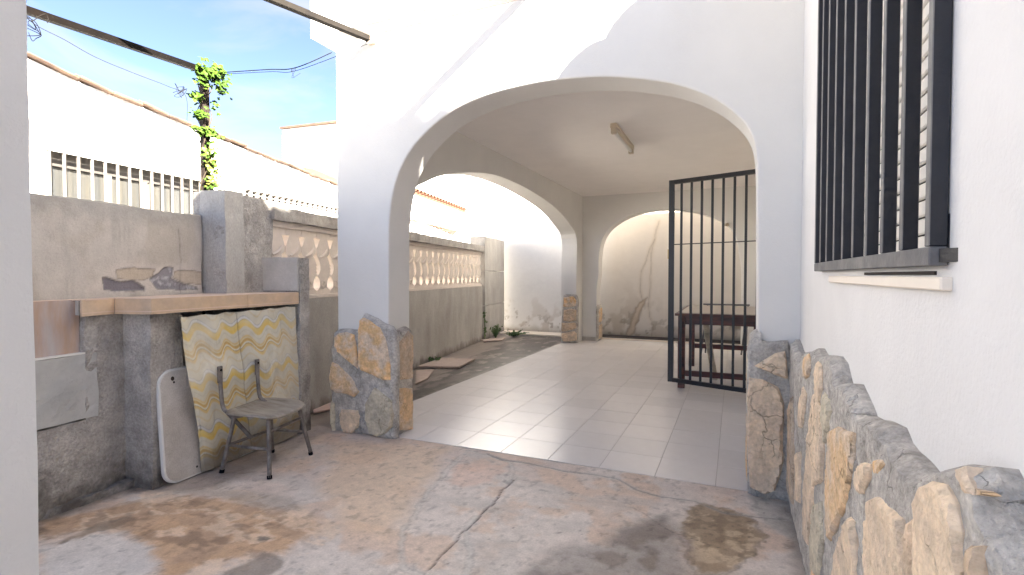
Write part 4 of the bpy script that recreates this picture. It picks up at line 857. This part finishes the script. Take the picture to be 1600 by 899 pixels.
# fluorescent fitting
LT = thing('ceiling_light', 'aged fluorescent batten lamp fixed to the porch ceiling', 'lamp', (-1.06, 5.26, 2.63))
inloc(box('housing', (-1.09, 4.80, 2.585), (-1.03, 5.72, 2.6295), M['lamp_body'], None, .004), LT)
inloc(box('end_cap', (-1.085, 4.80, 2.535), (-1.035, 4.85, 2.5845), M['lamp_body'], None, .004), LT); inloc(box('end_cap', (-1.085, 5.67, 2.535), (-1.035, 5.72, 2.5845), M['lamp_body'], None, .004), LT)
inloc(tube('tube', [(-1.06, 4.851, 2.56), (-1.06, 5.669, 2.56)], .016, M['white_metal']), LT)
LH = thing('lamp_holder', 'small white lamp holder on the back arch of the porch', 'lamp', (-.12, 9.04, 2.04))
inloc(tube('base', [(-.12, 9.048, 2.02), (-.12, 9.0, 2.02)], .03, M['lamp_body'], None, 10), LH); inloc(tube('socket', [(-.12, 8.999, 2.02), (-.16, 8.93, 2.01)], .022, M['lamp_body'], None, 10), LH)

# ================================================================== POSTS, BEAMS, WIRES, VINE
IP = thing('iron_post', 'dark iron pergola post wrapped in green vine rising from the cement wall', 'post', (-3.488, 2.485, 1.582))
pt = Vector((-3.2, 2.28, 0))
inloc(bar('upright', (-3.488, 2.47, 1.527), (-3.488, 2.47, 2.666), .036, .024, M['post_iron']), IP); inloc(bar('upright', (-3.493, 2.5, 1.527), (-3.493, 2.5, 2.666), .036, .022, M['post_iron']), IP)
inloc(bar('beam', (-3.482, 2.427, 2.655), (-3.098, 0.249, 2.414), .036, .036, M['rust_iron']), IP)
UB = thing('grey_beam', 'weathered grey beam end fixed into the porch front under the fascia', 'beam', (-2.488, 3.08, 2.942))
e_ = Vector((-2.488, 3.079, 2.945)); dr = Vector((-.214, -.70, 0)).normalized()
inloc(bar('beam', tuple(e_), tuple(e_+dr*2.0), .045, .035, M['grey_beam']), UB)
inloc(bar('wall_plate', tuple(e_+Vector((.02, -.002, -.01))), tuple(e_+Vector((.02, -.03, -.01))), .06, .06, M['stone_e']), UB)
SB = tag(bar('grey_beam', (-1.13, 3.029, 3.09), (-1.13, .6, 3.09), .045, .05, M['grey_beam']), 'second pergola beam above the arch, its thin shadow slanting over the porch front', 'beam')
def wire(label, pts, r, m, k=8):
    o = tube('wire', [tuple(p) for p in crom(pts, k)], r, m, None, 5); return tag(o, label, 'wire', 'wires strung round the pergola')
wire('twisted black wire from vine post to the porch front', [(-3.49, 2.51, 2.65), (-3.15, 2.72, 2.70), (-2.95, 2.8, 2.71), (-2.84, 3.05, 2.90)], .0035, M['wire'])
wire('thin black wire strung just under the twisted one', [(-3.49, 2.51, 2.64), (-3.12, 2.72, 2.68), (-2.94, 2.82, 2.70), (-2.5, 3.06, 2.91)], .002, M['wire'])
wire('slack pale wire sagging from the dark beam to the vine post', [(-3.301, 1.397, 2.509), (-3.311, 1.458, 2.484), (-3.332, 1.577, 2.472), (-3.361, 1.742, 2.445), (-3.401, 1.968, 2.442), (-3.441, 2.195, 2.446), (-3.465, 2.33, 2.43), (-3.466, 2.337, 2.257)], .0015, M['wire_pale'])
wire('pale cable looped over the dark beam', [(-3.112, 1.313, 2.462), (-3.117, 1.343, 2.423), (-3.124, 1.382, 2.466), (-3.129, 1.409, 2.489), (-3.131, 1.42, 2.463), (-3.13, 1.414, 2.448)], .002, M['wire_pale'])
for nm, cx_, cy_, r_, P0, sd_ in (('tangled dark wire hanging at the left end of the beam', 45, 42, 13, (-3.7, 5.5), 1), ('fine dry tendril tangle hanging beside the vine post', 284, 142, 9, (-3.77, 5.5), 2)):
    pass
def tangle(label, c, r, n, m, rad, seed):
    rr = random.Random(seed); pts = [Vector(c)+Vector((rr.uniform(-.3, .3)*r, rr.uniform(-1, 1)*r, rr.uniform(-1.3, 1.0)*r)) for _ in range(n)]
    return tag(tube('wire', [tuple(p) for p in crom(pts, 7)], rad, m, None, 4), label, 'wire', 'wires strung round the pergola')
tangle('tangled dark wire hanging at the left end of the beam', (-3.169, 1.355, 2.411), .055, 16, M['wire'], .0018, 3)
tangle('fine dry tangle of tendrils left of the vine post', (-3.459, 2.295, 2.448), .05, 14, M['wire_pale'], .0014, 4)
tangle('thin wire loop dangling from the twisted wire against the sky', (-2.919, 2.774, 2.669), .05, 7, M['wire_pale'], .0012, 9)

def leaf_mesh(items, name, mt, parent):
    verts = []; faces = []
    for c, s, nrm_, spin in items:
        n_ = nrm_.normalized(); t = n_.orthogonal().normalized(); t.rotate(Matrix.Rotation(spin, 3, n_)); b_ = n_.cross(t)
        out = [(0, -.1), (.35, -.25), (.55, .1), (.3, .3), (.42, .65), (0, 1.0), (-.42, .65), (-.3, .3), (-.55, .1), (-.35, -.25)]
        i0 = len(verts); verts.append(tuple(c+n_*s*.12+b_*s*.3))
        for x, y in out: verts.append(tuple(c+t*x*s+b_*y*s-n_*s*.25*(x*x+y*y*.4)))
        for k in range(10): faces.append((i0, i0+1+k, i0+1+(k+1) % 10))
    me = bpy.data.meshes.new(name); me.from_pydata(verts, [], faces); return link(name, me, mt, parent)
VN = thing('climbing_vine', 'bright green climbing vine crowning and twining round the iron post', 'plant', (-3.49, 2.486, 1.6))
rv = random.Random(5)
def rleaf(c, sp, s): 
    return (Vector(c)+Vector((rv.gauss(0, sp[0]), rv.gauss(0, sp[1]), rv.gauss(0, sp[2]))), s*rv.uniform(.6, 1.25), Vector((rv.uniform(.2, 1), rv.uniform(-1, .4), rv.uniform(.0, 1.1))), rv.uniform(0, 6.3))
g_ = []; dry = []
for c, sp, n_, s in [((-3.455, 2.518, 2.65), (0.035, 0.045, 0.028), 90, 0.032), ((-3.433, 2.572, 2.584), (0.025, 0.022, 0.03), 34, 0.03), ((-3.444, 2.436, 2.584), (0.02, 0.02, 0.03), 22, 0.028), ((-3.455, 2.398, 2.443), (0.02, 0.022, 0.014), 22, 0.028), ((-3.455, 2.42, 2.334), (0.02, 0.025, 0.018), 24, 0.026), ((-3.444, 2.442, 2.214), (0.02, 0.045, 0.012), 36, 0.026), ((-3.444, 2.518, 2.225), (0.02, 0.014, 0.025), 14, 0.024), ((-3.444, 2.529, 2.421), (0.02, 0.014, 0.025), 9, 0.024)]:
    for _ in range(int(n_*1.7)): g_.append(rleaf(c, (sp[0]*1.1, sp[1]*1.15, sp[2]*1.1), s*1.1))
for c, sp, n_, s in [((-3.433, 2.474, 2.05), (0.02, 0.022, 0.06), 60, 0.028), ((-3.433, 2.491, 1.876), (0.02, 0.022, 0.06), 60, 0.028), ((-3.423, 2.507, 1.745), (0.02, 0.022, 0.04), 36, 0.026)]:
    for _ in range(int(n_*1.5)): (dry if rv.random() < .5 else g_).append(rleaf(c, sp, s))
for _ in range(34):
    t_ = rv.random(); (g_ if rv.random() < .6 else dry).append(rleaf((-3.40+.02*t_, 2.56+.19*t_, 1.78-.15*t_), (.012, .015, .018), .024))
tag(inloc(leaf_mesh(g_, 'leaves', M['leaf'], None), VN), kind='stuff'); tag(inloc(leaf_mesh(dry, 'dry_leaves', M['leaf_dry'], None), VN), kind='stuff')
for k in range(4):
    pts = [(-3.49+(.028+.008*k)*math.cos(t*(.7+.1*k)+k*2), 2.486+(.03+.006*k)*math.sin(t*(.7+.1*k)+k*2), 1.62+t*.068) for t in range(15)]
    inloc(tube('stem', [tuple(p) for p in crom(pts, 3)], .0035, M['stem'], None, 5), VN)
# weeds at the foot of the concrete post
def weed(label, c, h_, n_, seed, spread=.06, cat='weed', sz_=.05):
    rr = random.Random(seed); T_ = thing('weed', label, cat, c, 0, 'weeds growing at the wall feet'); its = []
    for k in range(n_):
        a_ = rr.uniform(0, 6.3); lean = rr.uniform(.1, 1)*spread; hh = h_*rr.uniform(.5, 1); p1 = Vector((lean*math.cos(a_), lean*math.sin(a_), hh))
        tube('stem', [(0, 0, 0), tuple(p1*.5+Vector((0, 0, .05*hh))), tuple(p1)], [.006, .005, .002], M['weed'], T_, 5)
        for q in range(7): t_ = rr.uniform(.2, 1); its.append((p1*t_, sz_*rr.uniform(.6, 1.2), Vector((math.cos(a_)+rr.uniform(-.6, .6), math.sin(a_)-.5, rr.uniform(.1, .9))), rr.uniform(0, 6)))
    tag(leaf_mesh(its, 'leaves', M['weed'], T_), kind='stuff'); return T_
wb = fr(FB, sY(8.55), 0, .10)
weed('tall single stemmed weed against the end of the balustrade wall', tuple(fr(FB, sY(8.44), 0, .04)), .62, 4, 2, .03, sz_=.04)
weed('low bushy weed at the foot of the concrete post', tuple(fr(FB, sY(8.75), 0, .16)), .26, 26, 3, .22, sz_=.032)
weed('flat green weed spreading before the white rear wall', tuple(fr(FB, sY(9.15), 0, .40)), .10, 26, 4, .34, sz_=.03)
weed('small weed by the loose slab at the wall foot', tuple(fr(FB, sY(6.0), 0, .06)), .06, 12, 5, .12, sz_=.035)
# loose slabs in the passage
for lab, q, mt, zz in (('loose square pinkish slab lying against the foot of the balustrade wall', [(-3.753, 5.532), (-3.243, 5.704), (-3.337, 6.323), (-3.825, 6.232)], 'pale', .004), ('broken pale slab just before the loose square slab', [(-3.627, 5.304), (-3.469, 5.468), (-3.232, 4.958), (-3.2, 4.667)], 'pale', 0), ('pink clay tile lying behind the stone foot of the near pillar', [(-3.642, 3.62), (-3.544, 3.799), (-3.26, 3.558), (-3.326, 3.319)], 'pink', 0), ('narrow pale slab at the foot of the concrete post', [(-4.277, 8.359), (-3.987, 8.807), (-3.891, 8.425), (-4.109, 8.131)], 'pale', 0)):
    o = link('paving_slab', slabme(q, .0, .022 if zz else .012), M['pink_tile'] if mt == 'pink' else mat('pale_slab', (.42, .33, .28), .8, .1, 20, .1, 5), None); tag(o, lab, 'slab')

# ================================================================== NEIGHBOURS
PN = (-6.9, 3.2); FH = frameP(PN, 7.5)
NH = thing('neighbour_house', 'long low white house with sloping tiled roof edge and barred window beyond the wall', 'house')
def nb_(pts): return [(s_, z_) for s_, z_ in pts]
rl = [(-0.312, 3.497), (0.194, 3.42), (0.942, 3.365), (2.011, 3.277), (3.325, 3.179), (5.098, 3.043)]
sl_ = [(rl[0][0]-1.5, rl[0][1]+.5)]+rl+[(rl[-1][0]+6, rl[-1][1]-.55)]
W0, W1 = [(-0.126, 2.593), (2.0, 2.602)]; WB = 1.35
sA, sB, zT = W0[0], 1.95, 2.593
wallp = [(sl_[0][0], -.02)]+[(sl_[0][0], sl_[0][1])]+sl_[1:-1]+[(sl_[-1][0], sl_[-1][1]), (sl_[-1][0], -.02)]
# wall split around the two openings
def zr(s_):
    for (a, za), (b, zb_) in zip(sl_, sl_[1:]):
        if s_ <= b: return za+(zb_-za)*(s_-a)/(b-a)
    return sl_[-1][1]
V0, V1, VZ0 = 2.62, 5.9, 2.47
def wseg(a, b, z0, z1=None):
    ks = [a]+[q for q, _ in sl_ if a < q < b]+[b]
    poly = [(a, z0), (b, z0)]+([(q, zr(q)) for q in ks[::-1]] if z1 is None else [(b, z1), (a, z1)])
    extrude_poly('wall', poly, (FH[0]-FH[3]*.25, FH[1], FH[2], FH[3]), .25, M['far_white'], NH)
wseg(sl_[0][0], sA, -.02); wseg(sA, sB, -.02, WB); wseg(sA, sB, zT); wseg(sB, V0, -.02); wseg(V0, V1, -.02, VZ0); wseg(V0, V1, zT); wseg(V1, sl_[-1][0], -.02)
def hb(name, s0_, s1_, z0, z1, o0, o1, m, parent, bev=0):
    c_ = fr(FH, (s0_+s1_)/2, (z0+z1)/2, (o0+o1)/2); bm = bmesh.new(); addbox(bm, c_, (o1-o0, s1_-s0_, z1-z0), math.radians(7.5), bev); return link(name, to_me(bm), m, parent)
wi = hb('window', sA, sB, WB, zT, -.16, -.14, M['glass'], NH)
hb('shutter_box', sA, sB, zT-.17, zT-.001, -.139, -.10, M['far_box'], wi)
for s_ in (sA+.001, sA+(sB-sA)*.34, sA+(sB-sA)*.56, sA+(sB-sA)*.60, sB-.06): hb('frame', s_, s_+.045, WB, zT-.171, -.139, -.09, M['far_bar'], wi)
nbar = 15
for i in range(nbar):
    s_ = sA+.0+(sB-sA-.03)*i/(nbar-1); hb('bar', s_, s_+.022, WB+.03, zT-.035, .012, .034, M['far_bar'], wi)
hb('bar_rail', sA-.02, sB+.02, zT-.033, zT-.005, .010, .040, M['white_metal'], wi); hb('bar_rail', sA-.02, sB+.02, WB, WB+.028, .010, .040, M['white_metal'], wi)
hb('reveal', sA-.04, sA, WB-.04, zT+.04, .001, .012, M['cream'], wi); hb('reveal', sA, sB, zT, zT+.04, .001, .012, M['cream'], wi)
vi = hb('window', V0, V1, VZ0, zT, -.14, -.12, M['glass2'], NH)
n_ = 22
for i in range(n_+1):
    s_ = V0+(V1-V0-.035)*i/n_; hb('mullion', s_, s_+.035, VZ0, zT, -.06, -.002, M['far_bar'], vi)
hb('mullion', V0, V1, (VZ0+zT)/2-.008, (VZ0+zT)/2+.008, -.07, -.061, M['far_bar'], vi)
for (a, za), (b, zb_) in zip(sl_, sl_[1:]):
    L_ = math.hypot(b-a, zb_-za); k = max(1, int(L_/.28))
    for i in range(k):
        t0, t1 = i/k, (i+1)/k-.02
        pa = fr(FH, a+(b-a)*t0, za+(zb_-za)*t0+.022+random.uniform(-.02, .025), -.10); pb = fr(FH, a+(b-a)*t1, za+(zb_-za)*t1+.022+random.uniform(-.015, .02), -.10)
        bar('coping_tile', tuple(pa), tuple(pb), .34, random.uniform(.025, .045), M['terracotta_pale'], NH, .008)
        if i % 2 == 0: bar('coping_tile', tuple(pa+Vector((0, 0, .035))), tuple(pb+Vector((0, 0, .03))), .16, .03, M['terracotta'], NH, .012)
# tiled roof plane showing above the gable near its right end
rp = [fr(FH, s_, zr(s_)+.04, o_) for s_, o_ in ((6.3, -.3), (11, -.3))]
q0 = (-7.786, 7.631, 3.337)
extrude_poly('roof', [(4.509, 3.325), (4.703, 3.351), (5.529, 3.296), (6.335, 3.25), (6.332, 3.057), (4.507, 3.211)], (FH[0]-FH[3]*.3, FH[1], FH[2], -FH[3]), 2.0, M['terracotta'], NH)
# taller white house further back
TH = thing('tall_white_house', 'taller plain white house with thin tiled coping rising behind the low house', 'house', (-17, 18, 0))
inloc(extrude_poly('wall', [(-19.838, 8.127)]+[(-11.934, 7.888)]+[(-11.934, 0), (-19.838, 0)], (Vector((0, 18, 0)), Vector((1, 0, 0)), Vector((0, 0, 1)), Vector((0, 1, 0))), 5, M['far_white']), TH)
inloc(bar('coping', (-19.823, 17.95, 8.173), (-11.963, 17.95, 7.916), .25, .09, M['terracotta_pale']), TH)
# house with carport seen through the side arch
PR = (-6.9, 6.0); FC_ = frameP(PR, 10)
CPH = thing('carport_house', 'white house with row of roof tiles above a carport opening beyond the balustrade', 'house')
def cb(name, s0_, s1_, z0, z1, o0, o1, m, parent, bev=0):
    c_ = fr(FC_, (s0_+s1_)/2, (z0+z1)/2, (o0+o1)/2); bm = bmesh.new(); addbox(bm, c_, (o1-o0, s1_-s0_, z1-z0), math.radians(10), bev); return link(name, to_me(bm), m, parent)
cb('wall', 3.6, 8.98, 2.72, 3.42, -.25, 0, M['far_white'], CPH)
cb('wall', 9.0, 9.72, -.02, 3.4, -.30, -.02, M['far_white'], CPH)
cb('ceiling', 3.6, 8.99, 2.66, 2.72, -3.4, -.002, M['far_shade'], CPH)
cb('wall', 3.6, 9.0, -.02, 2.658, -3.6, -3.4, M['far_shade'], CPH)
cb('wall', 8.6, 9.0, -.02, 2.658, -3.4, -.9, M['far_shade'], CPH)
cb('beam', 3.6, 9.0, 2.50, 2.658, -1.3, -1.1, M['wood_dark'], CPH)
cb('wall', 7.6, 9.8, 3.44, 6.2, -2.4, -1.9, M['far_white'], CPH)
cb('wall', 3.0, 3.59, -.02, 3.42, -3.5, 0, M['far_white'], CPH)
ct2 = cover_tile_me(.10, .5, 6); ct2.materials.append(M['terracotta'])
i = 0; s_ = 4.6
while s_ < 9.75:
    o = bpy.data.objects.new('roof_tile', ct2); COL.objects.link(o); o.parent = CPH; o.location = fr(FC_, s_, 3.42, .10); o.rotation_euler = (.2, 0, math.radians(10)+math.pi/2); s_ += .235
cb('roof', 4.5, 9.75, 3.36, 3.43, -.9, .03, M['terracotta'], CPH)
TW = thing('corner_house', 'white corner block with small windows and pale pipe behind the carport', 'house')
cb('wall', 9.75, 11.6, -.02, 7.0, -3.4, -.05, M['far_white'], TW)
cb('lower_wall', 9.74, 11.59, -.02, 3.55, -.05, .03, M['far_white'], TW)
w1 = cb('window', 10.45, 10.9, 2.95, 3.32, .031, .05, M['worn_or_lit_iron'], TW); cb('pane', 10.5, 10.85, 2.99, 3.28, .05, .056, M['white_metal'], w1)
w2 = cb('window', 10.55, 11.5, 2.30, 2.62, .031, .04, M['worn_or_lit_iron'], TW)
for k in range(7): cb('bar', 10.58+k*.14, 10.62+k*.14, 2.31, 2.61, .041, .06, M['white_metal'], w2)
cb('balcony', 10.5, 11.45, 5.0, 5.14, -.05, .35, M['stone_b'], TW)
for k in range(6): cb('railing', 10.5+k*.18, 10.53+k*.18, 5.14, 5.5, .30, .33, M['stone_e'], TW)
tube('drain_pipe', [tuple(fr(FC_, 11.65, 0, .05)), tuple(fr(FC_, 11.65, 7, .05))], .09, M['white_metal'], TW)

# near pillar at the left edge
NP = thing('gateway_pillar', 'white stucco pillar close by at the left edge of the picture', 'pillar', (-1.3, .29, 0))
inloc(gridbox('shaft', (-1.5, .03, -.02), (.35, 0, 0), (0, .46, 0), (0, 0, 3.4), .06, .003, M['stucco_near'], None, 3, 50), NP)
print('objects', len(COL.objects))
